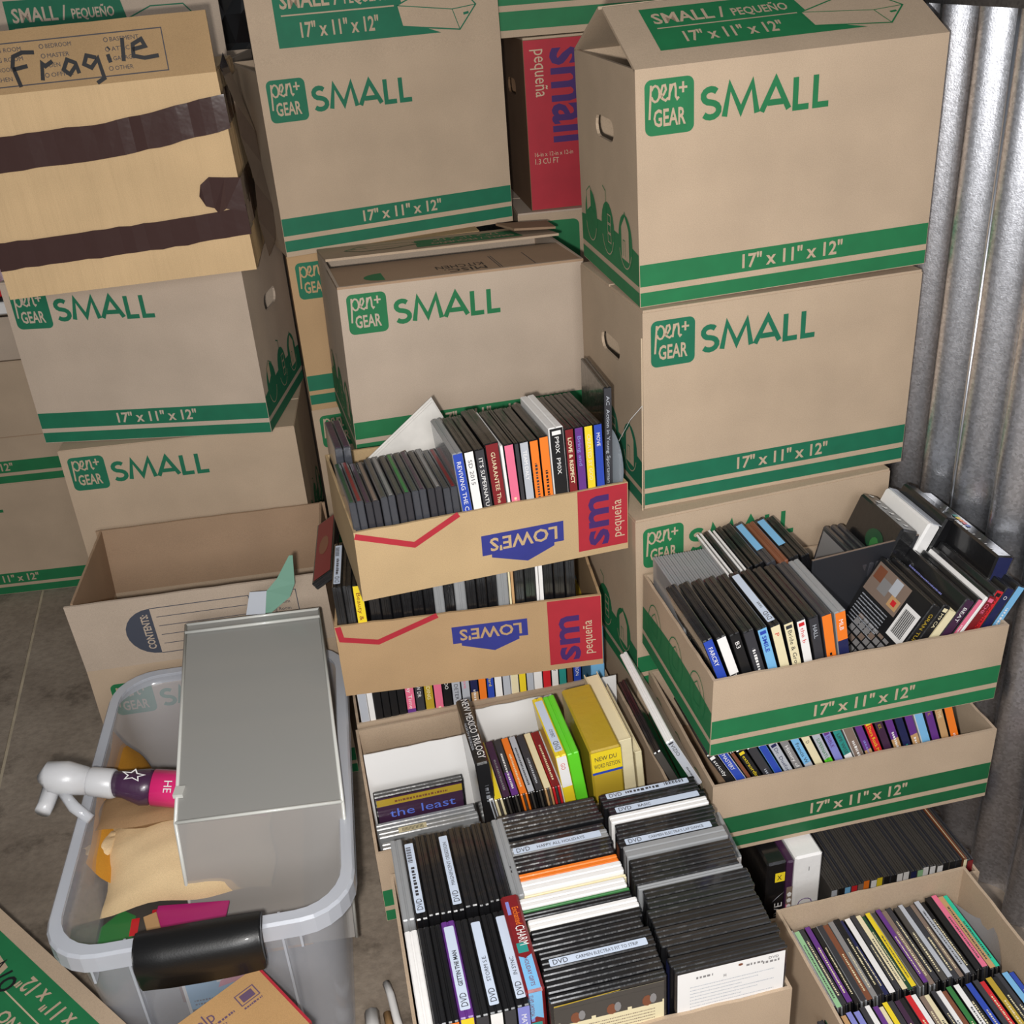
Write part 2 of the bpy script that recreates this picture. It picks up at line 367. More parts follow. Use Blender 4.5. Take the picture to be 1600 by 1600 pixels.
L.new(tg.outputs['Fac'], bp.inputs['Height']); L.new(bp.outputs[0], b.inputs['Normal'])
JA, JB = Vector((-1.26, 2.55)), Vector((-.82, .70)); jd = (JB-JA).normalized(); jn = Vector((-jd.y, jd.x))*.0035
mb = MB(); mb.box((-2.6, -1.2, -.1), (1.3, 3.3, -.006), fm)
# two slabs either side of the saw-cut joint
def slab(pts):
    n = len(pts); V = [(p[0], p[1], -.006) for p in pts]+[(p[0], p[1], 0) for p in pts]
    mb.add(V, [tuple(range(n, 2*n))]+[(i, (i+1) % n, (i+1) % n+n, i+n) for i in range(n)], fm)
def jx(y, s_): tt = (y-JA.y)/(JB.y-JA.y); return JA.x+(JB.x-JA.x)*tt+s_*.0035
slab([(jx(-1.2, 1), -1.2), (1.3, -1.2), (1.3, 3.3), (jx(3.3, 1), 3.3)]); slab([(-2.6, -1.2), (jx(-1.2, -1), -1.2), (jx(3.3, -1), 3.3), (-2.6, 3.3)])
struct(mb, 'floor')
jf = mat('joint_filler', (188, 174, 150), .8, noise=.2, scale=20)
mb = MB(); mb.add([(jx(y, s_*.95), y, -.0015) for y in (-1.2, 3.3) for s_ in (-1, 1)], [(0, 1, 3, 2)], jf); struct(mb, 'trim_1')
# corrugated galvanised wall on the right
def galv(name, rgb, rough, metal=1):
    m = bpy.data.materials.new(name); m.use_nodes = True; nt = m.node_tree; N = nt.nodes; L = nt.links; b = N['Principled BSDF']
    tc = N.new('ShaderNodeTexCoord'); v = N.new('ShaderNodeTexVoronoi'); v.inputs['Scale'].default_value = 260; L.new(tc.outputs['Object'], v.inputs['Vector'])
    r = N.new('ShaderNodeValToRGB'); c = s2l(rgb); r.color_ramp.elements[0].color = (*[k*.80 for k in c], 1); r.color_ramp.elements[1].color = (*[min(1, k*1.15) for k in c], 1)
    sp = N.new('ShaderNodeSeparateColor'); L.new(v.outputs['Color'], sp.inputs[0]); L.new(sp.outputs[0], r.inputs['Fac']); L.new(r.outputs[0], b.inputs['Base Color'])
    b.inputs['Metallic'].default_value = metal; b.inputs['Roughness'].default_value = rough
    n = N.new('ShaderNodeTexNoise'); n.inputs['Scale'].default_value = 420; L.new(tc.outputs['Object'], n.inputs['Vector'])
    bp = N.new('ShaderNodeBump'); bp.inputs['Strength'].default_value = .18; bp.inputs['Distance'].default_value = .001; L.new(n.outputs['Fac'], bp.inputs['Height']); L.new(bp.outputs[0], b.inputs['Normal'])
    return m
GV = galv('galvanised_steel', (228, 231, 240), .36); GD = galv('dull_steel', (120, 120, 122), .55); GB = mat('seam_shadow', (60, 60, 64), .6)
wn = Vector((math.cos(.17), math.sin(.17), 0)); wt = Vector((-math.sin(.17), math.cos(.17), 0)); wp = Vector((.621, 1.51, 0))+wn*.022
def W_(s, z, d=0): p = wp+wt*s+wn*d; return (p.x, p.y, z)
PITCH = .089; A_ = .0165; s0 = .060   # crest phase
def prof(s): return A_*(1-math.cos(2*math.pi*(s-s0)/PITCH))
ss = [-1.9+i*PITCH/14 for i in range(int(3.0/(PITCH/14)))]
mb = MB(); V = []; zt = 1.268
for s in ss: V += [W_(s, 0, prof(s)), W_(s, zt, prof(s))]
mb.add(V, [(2*i, 2*i+1, 2*i+3, 2*i+2) for i in range(len(ss)-1)], GV)
struct(mb, 'wall_right', smooth=True)
mb = MB(); mb.box((0, 0, 0), (.1, .1, .1), GD); mb = MB()
P = [W_(ss[0], zt, .03), W_(ss[-1], zt, .03), W_(ss[-1], zt, .0), W_(ss[0], zt, .0)]
mb.hexa([W_(ss[0], zt, -.004), W_(ss[0], zt, .05), W_(ss[-1], zt, .05), W_(ss[-1], zt, -.004), W_(ss[0], 2.4, -.004), W_(ss[0], 2.4, .05), W_(ss[-1], 2.4, .05), W_(ss[-1], 2.4, -.004)], GD)
struct(mb, 'trim_2')
for i, (sv, nm) in enumerate(((-.107, 'trim_3'),)):
    mb = MB(); d = prof(sv)-.001; mb.tube([W_(sv, 0, d), W_(sv, .6, d), W_(sv, zt, d)], .0030, mat('bright_bead', (225, 228, 235), .3, metal=1), 8); struct(mb, nm, smooth=True)
    mb = MB(); mb.hexa([W_(sv-.007, 0, d-.0003), W_(sv-.002, 0, d-.0003), W_(sv-.002, 0, d+.003), W_(sv-.007, 0, d+.003), W_(sv-.007, zt, d-.0003), W_(sv-.002, zt, d-.0003), W_(sv-.002, zt, d+.003), W_(sv-.007, zt, d+.003)], GB)  # seam shadow put in as a dark coloured strip beside the bead
    struct(mb, 'seam_shade_strip')
# back wall
mb = MB(); V = []; n = 260
for i in range(n+1):
    x = -2.6+3.6*i/n; V += [(x, 2.98+.006*math.sin(x*2*math.pi/.09), 0), (x, 2.98+.006*math.sin(x*2*math.pi/.09), 2.4)]
mb.add(V, [(2*i, 2*i+2, 2*i+3, 2*i+1) for i in range(n)], GV); struct(mb, 'wall_back', smooth=True)
mb = MB(); mb.box((-.10, 2.90, 0), (.385, 2.955, 2.4), GD); struct(mb, 'trim_5')
# ================================================================== BIG CARTONS
def fp(o, FS, W, H, **k):
    mb = MB(); print_front(mb, FS['front'][0], W, H, **k); return mb.build('printed_lettering', o)
def sp(o, FS, D, side='left', **k):
    mb = MB(); print_side(mb, FS[side][0], D, **k); return mb.build('side_pictograms', o)
X, Y, Z = (1, 0, 0), (0, 1, 0), (0, 0, 1)
# A: top of the right-hand stack, flaps propped into a ridge
W, D, H = .431, .279, .308
o, FS = carton('kraft moving carton on top of right stack, its lid flaps propped up like a tent', (.199, 1.43, .922), 10.6, (W, D, H), tx=1.3, ty=-1.1, holes=('left',))
fp(o, FS, W, H); sp(o, FS, D)
flap(o, (0, 0, H), X, (0, 1, 0), W, .145, 64, KR, fn=lambda mb, F: print_flap(mb, F))
flap(o, (W, D, H), (-1, 0, 0), (0, -1, 0), W, .145, 64, KR)
# B, C
W, D, H = .432, .28, .305
o, FS = carton('kraft moving carton in middle of right stack, teal green print, closed lid', (.200, 1.417, .613), 12.4, (W, D, H), holes=('left',))
fp(o, FS, W, H, g=GT, base=.006); sp(o, FS, D, g=GT); closed_top(o, W, D, H, KR)
mb = MB(); mb.tube([(-.002, -.001, .27), (-.0025, -.002, .1), (-.004, -.003, 0)], .0012, KB, 6); mb.tube([(-.028, .03, .105), (-.02, .0, .15), (-.003, -.004, .17), (-.002, -.002, .16)], .0004, mat('thread', (200, 200, 200), .5), 5); mb.build('torn_edge', o)
W, D, H = .43, .279, .304
o, FS = carton('kraft moving carton at bottom of right stack, behind the disc case trays', (.181, 1.382, .305-.0), 14.3, (W, D, H))
fp(o, FS, W, H); sp(o, FS, D); closed_top(o, W, D, H, KR)
mb = MB()
carton('plain kraft carton under the right stack, hidden behind the trays', (.181, 1.39, 0), 14.3, (W, D, .304))
# D
W, D, H = .411, .268, .291
o, FS = carton('kraft moving carton with loosely folded lid standing behind the paper sheet tray', (-.255, 1.657, .629), 14.0, (W, D, H), ty=1.4, m=KP)
fp(o, FS, W, H, bg=KP, logo_s=.064); sp(o, FS, D)
def d_flap1(mb, F):
    p_poly(mb, F, [(.08, .012), (.08, .06)]+arc(.08, .036, .032, .024, 90, 270, 8)[1:-1], GR)
    p_text(mb, F, 'KITCHEN', .25, .056, .02, MARK, rot=180, width=.08); p_text(mb, F, 'MISC.', .25, .03, .02, MARK, rot=180, width=.07)
    p_stroke(mb, F, [(.27, .006), (.27, .09)], .0012, INK); p_stroke(mb, F, [(.274, .006), (.274, .09)], .0012, INK); p_stroke(mb, F, [(.33, .006), (.33, .09)], .0012, INK)
flap(o, (0, 0, H), X, (0, 1, 0), W, .133, 91, KI, fn=d_flap1)
def d_flap2(mb, F):
    p_poly(mb, F, [(.06, .035), (.24, .035), (.25, .12), (.06, .12)], GR)
    p_text(mb, F, 'SMALL / PEQUEÑO', .07, .085, .02, KR, width=.15); p_text(mb, F, DIM, .09, .045, .022, KR, width=.12)
    carton_icon(mb, F, .24, .035, .10, GR, KR)
flap(o, (W, D, H), (-1, 0, 0), (0, -1, 0), W, .140, 84, KR, fn=d_flap2)
mb = MB(); mb.hexa([(W-.07, D-.10, H+.018), (W+.004, D-.11, H+.016), (W+.012, D-.03, H+.010), (W-.08, D-.01, H+.010), (W-.07, D-.10, H+.022), (W+.004, D-.11, H+.020), (W+.012, D-.03, H+.014), (W-.08, D-.01, H+.014)], kraft('kraft_dull', (150, 122, 98))); mb.build('lid_corner', o)
carton('plain kraft carton hidden under the loosely folded one', (-.245, 1.70, 0), 14, (.40, .24, .314), m=KR); carton('plain kraft carton second layer under the loosely folded one', (-.245, 1.70, .315), 14, (.40, .24, .302), m=KR)
# E, F, G
W, D, H = .440, .284, .309
o, FS = carton('kraft moving carton with its front lid flap standing straight up, centre back', (-.368, 1.922, .909), 20.2, (W, D, H))
fp(o, FS, W, H, g=GT, base=.009); flap(o, (0, 0, H), X, (0, 1, 0), W, .143, 2, KR, fn=lambda mb, F: print_flap(mb, F, GT))
W, D, H = .36, .27, .301
o, FS = carton('yellowish kraft carton under the open-flapped one, only its left strip showing', (-.372, 1.935, .606), 11.5, (W, D, H), m=KO)
fp(o, FS, W, H, g=GT, bg=KO, base=.012); closed_top(o, W, D, H, KO)
o, FS = carton('lower kraft carton behind the discs, edge and green badge peeking out', (-.375, 1.945, .302), 11.5, (W, D, .300))
fp(o, FS, W, .300); closed_top(o, W, D, .299, KR)
o, FS = carton('bottom kraft carton in the narrow gap between the left and centre stacks', (-.375, 1.945, 0), 11.5, (W, D, .299), m=KO)
fp(o, FS, W, .299, bg=KO)
# red printed box and the ones around it
W, D, H = .36, .28, .305
o, FS = carton('brown carton with big red label reading small, in gap left of right stack', (.084, 2.105, .918), 8, (W, D, H), m=kraft('kraft_dark', (120, 92, 68)), holes=('left',))
F = FS['front'][0]; mb = MB(); p_rect(mb, F, .001, .001, .20, H-.001, REDI)
p_text(mb, F, 'small', .052, .288, .080, PURI, rot=-90, width=.165); p_text(mb, F, 'pequeña', .020, .288, .026, KB, rot=-90, width=.082)
p_text(mb, F, '16-in x 12-in x 12-in', .012, .100, .008, KB, width=.074); p_text(mb, F, '1.3 CU FT', .012, .086, .0105, KB, width=.046); mb.build('printed_lettering', o)
closed_top(o, W, D, H, KR)
o, FS = carton('kraft carton beneath the red labelled one, top edge just showing', (.055, 2.09, .609), 5, (.42, .285, .305))
mb = MB(); p_round(mb, FS['front'][0], .03, .20, .12, .29, .012, GR); word_small(mb, FS['front'][0], .13, .24, .045, GR); mb.build('printed_lettering', o); closed_top(o, .42, .285, .305, KP)
carton('plain kraft carton low in the centre back column', (.055, 2.09, .304), 5, (.42, .285, .304)); carton('plain kraft carton on the floor in the centre back column', (.055, 2.09, 0), 5, (.42, .285, .303))
o, FS = carton('kraft carton with wide green bands perched above the red labelled carton', (.035, 2.12, 1.228), 5, (.44, .30, .30))
F = FS['front'][0]; mb = MB(); p_rect(mb, F, .001, .012, .439, .043, GR); p_rect(mb, F, .001, .053, .439, .105, GR); p_text(mb, F, '17" x 11"', .135, .066, .026, KR, width=.15); mb.build('printed_lettering', o)
# left stack
W, D, H = .435, .279, .305
o, FS = carton('kraft moving carton low in left stack, half hidden by open box in front', (-.829, 1.821, .305), 4.5, (W, D, H-.001))
fp(o, FS, W, H-.002, g=GT); sp(o, FS, D, 'right'); closed_top(o, W, D, H-.003, KR)
carton('plain kraft carton at floor level of the left stack', (-.829, 1.821, 0), 4.5, (W, D, .304))
W, D, H = .432, .279, .303
o, FS = carton('kraft moving carton directly beneath the taped fragile box', (-.863, 1.861, .612), -4.3, (W, D, H), holes=('right',), m=KP)
fp(o, FS, W, H, g=GT, bg=KP); sp(o, FS, D, 'right', g=GT)
closed_top(o, W, D, H, KP)
for i, (z, hh, lb) in enumerate(((0, .304, 'kraft carton on the concrete at far left edge, lettering cut by frame'), (.3045, .3025, 'kraft carton second up at far left edge, double green bands'))):
    o, FS = carton(lb, (-1.512+.02*i, 2.345+.004*i, z), 4, (.432, .279, hh)); fp(o, FS, .432, hh); closed_top(o, .432, .279, hh-.001, KR)
    if i: 
        mb = MB(); mb.box((0, -.0015, .12), (.432, -.0005, .1215), KI); mb.build('fold_crease', o)
# items on the far left stack
o, FS = carton('pale kraft tray on top of far left column', (-1.48, 2.36, .612), 3, (.432, .27, .10), m=KP)
mb = MB(); mb.cbox((-.08, 0, 0), (.35, .2, .028), .003, pp('white')); o2 = thing('disc_box_set', 'white boxed set with red stripe lying on far left column', 'box', (-1.44, 2.37, .716), 3)
mb.build('box', o2); mb = MB(); mb.cbox((-.08, .0, .0285), (.35, .2, .040), .003, gl('black')); mb.build('lid', o2); mb = MB(); mb.cbox((-.08, .0, .0405), (.35, .2, .062), .003, gl('red')); mb.build('slipcase', o2)
# tall back-left carton with flap up
o, FS = carton('large pale kraft carton with raised lid flap behind the taped fragile box', (-.905, 2.19, .915), 1.5, (.435, .279, .305), m=KP)
flap(o, (0, 0, .305), X, (0, 1, 0), .435, .15, 3, KP, fn=lambda mb, F: print_flap(mb, F, GT, KP))
for z in (0, .305, .61): carton('plain kraft carton stacked behind the left stack, %s' % {0: 'on the floor', .305: 'second layer', .61: 'third layer'}[z], (-.905, 2.19, z), 1.5, (.435, .279, .304), m=KP)
# taped Fragile box
BT = mat('brown_packing_tape', (64, 42, 38), .2, coat=1, bump=.9, bscale=14)
W, D, H = .402, .265, .308
o, FS = carton('tan box wrapped in brown tape, its top flap marked Fragile', (-.794, 1.737, .920), 6, tx=0, ty=-1.2, dims= (W, D, H), m=KT, name='taped_carton')
def fr(mb, F):
    p_stroke(mb, F, [(.046, .010), (.332, .010), (.332, .070), (.046, .070)], .0016, INK, closed=True)
    for c, ws in enumerate((('DINING ROOM', 'LIVING ROOM', 'BATHROOM', 'KITCHEN'), ('BEDROOM', 'MASTER', 'DEN', 'OFFICE'), ('BASEMENT', 'ATTIC', 'GARAGE', 'OTHER'))):
        for r_, t_ in enumerate(ws):
            x, y = .064+c*.095, .058-r_*.0135
            p_stroke(mb, F, arc(x-.006, y+.003, .003, .003, 0, 360, 8)[:-1], .0009, INK, closed=True); p_text(mb, F, t_, x, y, .0062, INK, width=.0054*len(t_))
    S = lambda pts, w_=.0058: p_stroke(mb, F, [(.104+a*.00098, .008+b*.00074) for a, b in pts], w_, MARK, .001)
    S([(8, 0), (2, 40), (6, 58), (20, 64), (38, 62)]); S([(2, 34), (24, 38)]); S([(42, 8), (46, 40), (50, 34), (62, 42)])
    S([(96, 34), (84, 42), (76, 24), (84, 14), (96, 30), (98, 14)]); S([(128, 40), (114, 46), (108, 30), (118, 22), (130, 38), (134, 0), (122, -8)])
    S([(146, 44), (148, 28)]); S([(150, 56), (148, 54)]); S([(172, 72), (168, 28)]); S([(184, 48), (204, 52), (200, 66), (186, 58), (184, 36), (200, 30), (222, 32)])
flap(o, (0, 0, H), X, (0, 1, 0), W, .088, 12, kraft('kraft_flap', (166, 136, 98)), fn=fr)
mb = MB(); mb.box((.002, .02, H), (W-.002, D, H+.004), KT); mb.build('lid', o)
for nm, zs, wd in (('tape_band', [(.0, .195), (.12, .200), (.22, .201), (.33, .214), (.405, .224)], .052), ('tape_band', [(0, .048), (.12, .050), (.28, .053), (.405, .060)], .044)):
    mb = MB(); V = []; 
    P = [(x, -.0016-.0006*(i % 2), z) for i, (x, z) in enumerate(zs)]+[(W+.0016, .004, zs[-1][1]+.002), (W+.0022, .12, zs[-1][1]+.01), (W+.0018, .29, zs[-1][1]+.012)]
    P2 = []
    for p, q in zip(P, P[1:]):
        k_ = max(1, int((Vector(q)-Vector(p)).length/.018))
        for i in range(k_): P2.append(Vector(p).lerp(Vector(q), i/k_)+Vector((0, -random.uniform(0, .0022), 0) if p[0] < W else (random.uniform(0, .002), 0, 0)))
    P = P2+[Vector(P[-1])]
    for p in P: V += [(p[0], p[1], p[2]+random.uniform(-.0012, .0012)), (p[0], p[1]-random.uniform(0, .001), p[2]+wd+random.uniform(-.0012, .0012))]
    mb.add(V, [(2*i, 2*i+2, 2*i+3, 2*i+1) for i in range(len(P)-1)], BT); mb.build(nm, o)
mb = MB(); random.seed(3)
V = [(W-.066, -.003, .128), (W-.058, -.007, .112), (W-.046, -.004, .107), (W-.040, -.008, .098), (W-.028, -.004, .104), (W+.003, -.004, .096), (W+.004, .16, .10), (W+.004, .17, .15), (W+.004, -.002, .150), (W-.020, -.006, .153), (W-.045, -.003, .156), (W-.060, -.007, .146)]
mb.add(V, [(0, 1, 11), (1, 2, 10, 11), (2, 3, 9, 10), (3, 4, 9), (4, 5, 8, 9), (5, 6, 7, 8)], BT)
mb.build('tape_patch', o)
mb = MB()   # loose dark tape hanging on the right side
rib = [((W+.004, .02, H+.005), (W+.004, .10, H+.02)), ((W+.012, .05, .26), (W+.010, .16, .27)), ((W+.006, .10, .20), (W+.022, .20, .19)), ((W+.012, .12, .12), (W+.018, .24, .13)), ((W+.008, .10, .06), (W+.03, .22, .05)), ((W+.012, .12, -.01), (W+.020, .20, .0))]
V = [q for r_ in rib for q in r_]; mb.add(V, [(2*i, 2*i+1, 2*i+3, 2*i+2) for i in range(len(rib)-1)], BT); mb.build('loose_tape', o)
mb = MB(); p_text(mb, FS['front'][0], '18 PL', W-.014, .262, .013, INK, rot=-80); mb.build('printed_lettering', o)
# M: open box with contents panel
W, D, H = .432, .265, .312
o, FS = carton('tall open kraft carton, raised front flap printed with contents list, behind the plastic tote', (-.760, 1.536, 0), 6.5, (W, D, H))
mb = MB(); F = FS['front'][0]; p_round(mb, F, .03, .21, .10, .278, .01, GR); script_pen(mb, F, .037, .245, .034, KR, .0008); p_text(mb, F, 'GEAR', .043, .22, .02, KR, width=.045)
p_text(mb, F, 'HEAVY DUTY', .108, .272, .021, SLATE, width=.15); word_small(mb, F, .110, .215, .042, GR); print_front(mb, F, W, H, top=False); mb.build('printed_lettering', o)
flap(o, (0, 0, H), X, (0, 1, 0), W, .143, -6, KP, fn=lambda mb, F: print_contents(mb, F, SLATE, KP))
flap(o, (0, D-.004, H), X, (0, 1, 0), W, .140, -1, KI)
flap(o, (0, D, H), (0, -1, 0), (-1, 0, 0), D, .140, -3, KI); flap(o, (W, D, H), (0, -1, 0), (1, 0, 0), D, .14, -4, KI)
# LL: carton in the lower left corner, lid flap up, and the small 'help' box
o, FS = carton('kraft carton in lower left corner, green banded lid with black marker writing', (-.498, .878, 0), 139.3, (.432, .279, .19), name='cardboard_carton')
mb = MB(); mb.box((0, 0, .190), (.432, .14, .194), KR); f = mb.build('flap', o); mb = MB(); mb.box((0, .143, .190), (.432, .279, .194), KR); mb.build('flap', o)
mb = MB(); F = face((0, 0, .194), X, Y, Z)
p_poly(mb, F, [(.004, .021), (.345, .021), (.27, .060), (.25, .115), (.004, .115)], GR); p_text(mb, F, DIM, .082, .034, .023, KR, width=.155); p_stroke(mb, F, [(.006, .069), (.24, .069)], .002, KB, .0008)
p_text(mb, F, 'SMALL / PEQUEÑO', .01, .082, .018, KR, width=.2); carton_icon(mb, F, .265, .035, .09, GR, KR)
S = lambda pts: p_stroke(mb, F, [(.292-a*.001, .088-b*.001) for a, b in pts], .0042, MARK, .0011)
S([(0, 8), (8, 44), (22, 6), (32, 42)]); S([(40+a_, 18+b_) for a_, b_ in arc(6, 8, 8, 11, 0, 360, 10)]); S([(14, -16), (2, -14), (0, -34), (14, -36)]); S([(20+a_, -32+b_) for a_, b_ in arc(6, 6, 6, 9, 0, 360, 9)]); S([(40, -2), (44, -36)]); S([(50, -24), (62, -22), (58, -12), (50, -22), (54, -36), (68, -34)])
mb.build('printed_lettering', f)
# ================================================================== open trays (cut-down cartons)
def tray(label, loc, yaw, dims, m=KR, tx=0, ty=0, kind='green', g=GR, name='cardboard_tray', base=.001):
    o, FS = carton(label, loc, yaw, dims, m=m, tx=tx, ty=ty, edge=.0011, name=name, cat='cardboard tray', inner=KI)
    W, D, H = dims; F = FS['front'][0]; mb = MB()
    if kind == 'green':
        print_front(mb, F, W, H, g=g, top=False, bg=m, base=base); mb.build('printed_lettering', o); sp(o, FS, D, g=g, base=base, H=H, bg=m)
    elif kind == 'lowes':
        if W > .3:
            if base: ch = [(.001, H-.006), (.083, H-.036), (.150, H-.001)]
            else: ch = [(.005, H-.001), (.008, H-.024), (.062, H-.036), (.155, H-.001)]
            p_stroke(mb, F, ch, .009, REDI, .0005)
            x0, k = (.180, 1) if base else (.174, .93)
            q = [(0, 0), (.125, 0), (.125, -.033), (.110, -.033), (.110, -.038), (.068, -.055), (.014, -.038), (.014, -.033), (0, -.033)]; yt = H-.043 if base else H-.026
            p_poly(mb, F, [(x0+a*k, yt+b*k) for a, b in q][::-1], BLUI)
            p_text(mb, F, "LOWE'S", x0+.115*k, yt-.007*k, .021*k, m, .0009, rot=180, width=.103*k)
            xr = .328 if base else .322
            p_rect(mb, F, xr, .010, W-.001, H-.001, REDI)
            v, f_, wd = glyphs('sm')
            p_text(mb, F, 'sm', xr+.047, .016, .046, PURI, .0009, rot=90, width=.082); p_text(mb, F, 'pequeña', xr+.068, .024, .016, KB, .0009, rot=90, width=.062)
        mb.build('printed_lettering', o)
    else: o_ = mb
    return o, FS
MAT4 = lambda o: o.matrix_world
ORD = ['', 'first', 'second', 'third', 'fourth', 'fifth', 'sixth', 'seventh', 'eighth', 'ninth', 'tenth', 'eleventh', 'twelfth']
def ordn(i):
    if i < 13: return ORD[i]
    return '%d%s' % (i, {1: 'st', 2: 'nd', 3: 'rd'}.get(i % 10 if i % 100 not in (11, 12, 13) else 0, 'th'))
_cc = {}
def case_mesh(t, d, h, m, style):
    k = (round(t, 4), round(d, 4), round(h, 4), m.name, style)
    if k not in _cc:
        mb = MB()
        if style == 'dvd':      # clam shell: two halves with a recessed parting line, rounded spine
            mb.cbox((0, .0, 0), (t/2-.0003, d, h), min(.0014, t*.12), m); mb.cbox((t/2+.0003, 0, 0), (t, d, h), min(.0014, t*.12), m)
            mb.box((t*.12, .0006, .0006), (t*.88, d-.0014, h-.0012), m)
        elif style == 'book':
            mb.cbox((0, 0, 0), (.0016, d, h), .0005, m); mb.cbox((t-.0016, 0, 0), (t, d, h), .0005, m); mb.cbox((0, 0, 0), (t, .0016, h), .0005, m)
            mb.box((.0016, .001, .003), (t-.0016, d-.004, h-.003), pp('cream'))
        elif style == 'cd':     # jewel case: lid, tray and base edges
            mb.cbox((0, 0, 0), (t*.30, d, h), .0006, m); mb.cbox((t*.36, .0008, .0008), (t*.64, d-.0008, h-.0008), .0005, gl('smoke')); mb.cbox((t*.70, 0, 0), (t, d, h), .0006, m)
        else: mb.cbox((0, 0, 0), (t, d, h), min(.003, t*.2), m)
        me = bpy.data.meshes.new('case'); me.from_pydata(mb.v, [], mb.f)
        for q in mb.mats: me.materials.append(q)
        me.polygons.foreach_set('material_index', mb.m); me.update(); _cc[k] = me
    return _cc[k]
CASEM = {'black': lambda: gl('black'), 'wrap': shrink, 'clear': lambda: mat('clear_case', (158, 160, 162), .25, coat=.6, alpha=.78, bump=.2, bscale=60), 'white': lambda: gl('white', .35, .3), 'charcoal': lambda: gl('charcoal')}
CNAME = {'wrap': 'shrink-wrapped black', 'clear': 'clear grey'}
def casem(c): return CASEM[c]() if c in CASEM else gl(c, .35, .4)
def squig(mb, F, a0, a1, b, hgt, m, h, rot=0):     # rows of tiny illegible print
    x = a0
    while x < a1:
        w_ = random.uniform(.4, 1.1)*hgt; p_rect(mb, F, x, b, min(a1, x+w_), b+hgt*random.uniform(.75, 1), m, h) if not rot else p_rect(mb, F, b, x, b+hgt*random.uniform(.75, 1), min(a1, x+w_), m, h)
        x += w_+hgt*random.uniform(.25, .6)
def media(M, label, cat, name, t, d, h, case='black', spine=None, title='', tc='white', style='dvd', seal=None, group=None, up=False, split=None, bar=None, topc=None):
    """case with its spine on y=0 (or on top if up); M places its lower front left corner"""
    o = thing(name, label, cat, M=M, group=group)
    b = bpy.data.objects.new('case', case_mesh(t, d, h, casem(case), style)); C.objects.link(b); b.parent = o
    F = face((0, 0, 0), X, Z, (0, -1, 0)) if not up else face((0, 0, h), X, Y, Z); L_ = d if up else h
    if spine:
        mb = MB(); e = .0006; mg = .0014
        cols = spine.split('/')
        n = len(cols); sp_ = split or [1/n]*n; b1 = L_-mg
        for c, fr_ in zip(cols, sp_):
            b0 = b1-(L_-2*mg)*fr_; p_rect(mb, F, t*.06, b0, t*.94, b1, pp(c), e); b1 = b0
        if title:
            tm = pp(tc); n_ = len(title); th_ = min(.0062, t*.42)
            wd = min(L_*.86, n_*th_*.95)
            if title[0] == '~': squig(mb, F, L_*.12, L_*(.55+.3*random.random()), t*.36, t*.28, tm, .001, rot=1)
            else:
                p_text(mb, F, title, t*.5-th_*.5, L_-L_*.07, th_, tm, .001, rot=-90, width=wd)
                if wd < L_*.5 and t > .009: squig(mb, F, L_*.18, L_*.18+L_*.25, t*.38, t*.2, tm, .001, rot=1)
                if t > .011 and case != 'clear' and (len(title)*7+int(t*5000)) % 5 < 2: p_rect(mb, F, t*.2, L_*.945, t*.8, L_*.975, tm, .0009)
        if bar: p_rect(mb, F, t*.2, L_*bar[0], t*.8, L_*bar[1], pp(bar[2]), .001)
        mb.build('spine_label', o)
    if topc:
        mb = MB(); p_rect(mb, face((0, 0, h), X, Y, Z), t*.15, d*.30, t*.85, d*.93, pp(topc), .0005); mb.build('printed_strip', o)
    if seal:
        mb = MB(); F2 = face((0, 0, h), X, Y, Z)
        p_round(mb, F2, t*.14, d*.07, t*.86, d*.93, t*.1, mat('seal_label', (196, 208, 226), .45, coat=.2), .0005, 3)
        tx = gl('charcoal')
        p_text(mb, F2, 'DVD', t*.75, d*.10, t*.5, tx, .0009, rot=90, width=d*.13)
        if seal == 'bar':
            for i in range(12): p_rect(mb, F2, t*.2, d*(.68+i*.017), t*.6, d*(.68+i*.017)+.0008*(1+i % 2), tx, .0009)
            squig(mb, F2, d*.27, d*.62, t*.35, t*.3, tx, .0009, 1)
        elif seal != 'dvd': p_text(mb, F2, seal, t*.68, d*.30, t*.32, tx, .0009, rot=90, width=min(d*.55, len(seal)*.0035))
        mb.build('seal_label', o)
    return o
def parse(txt):
    out = []
    for ln in txt.strip().split('\n'):
        p = [q.strip() for q in ln.split('|')]; p += ['']*(6-len(p))
        out.append(p)
    return out
def TM(tr): return tr.matrix_world.copy()
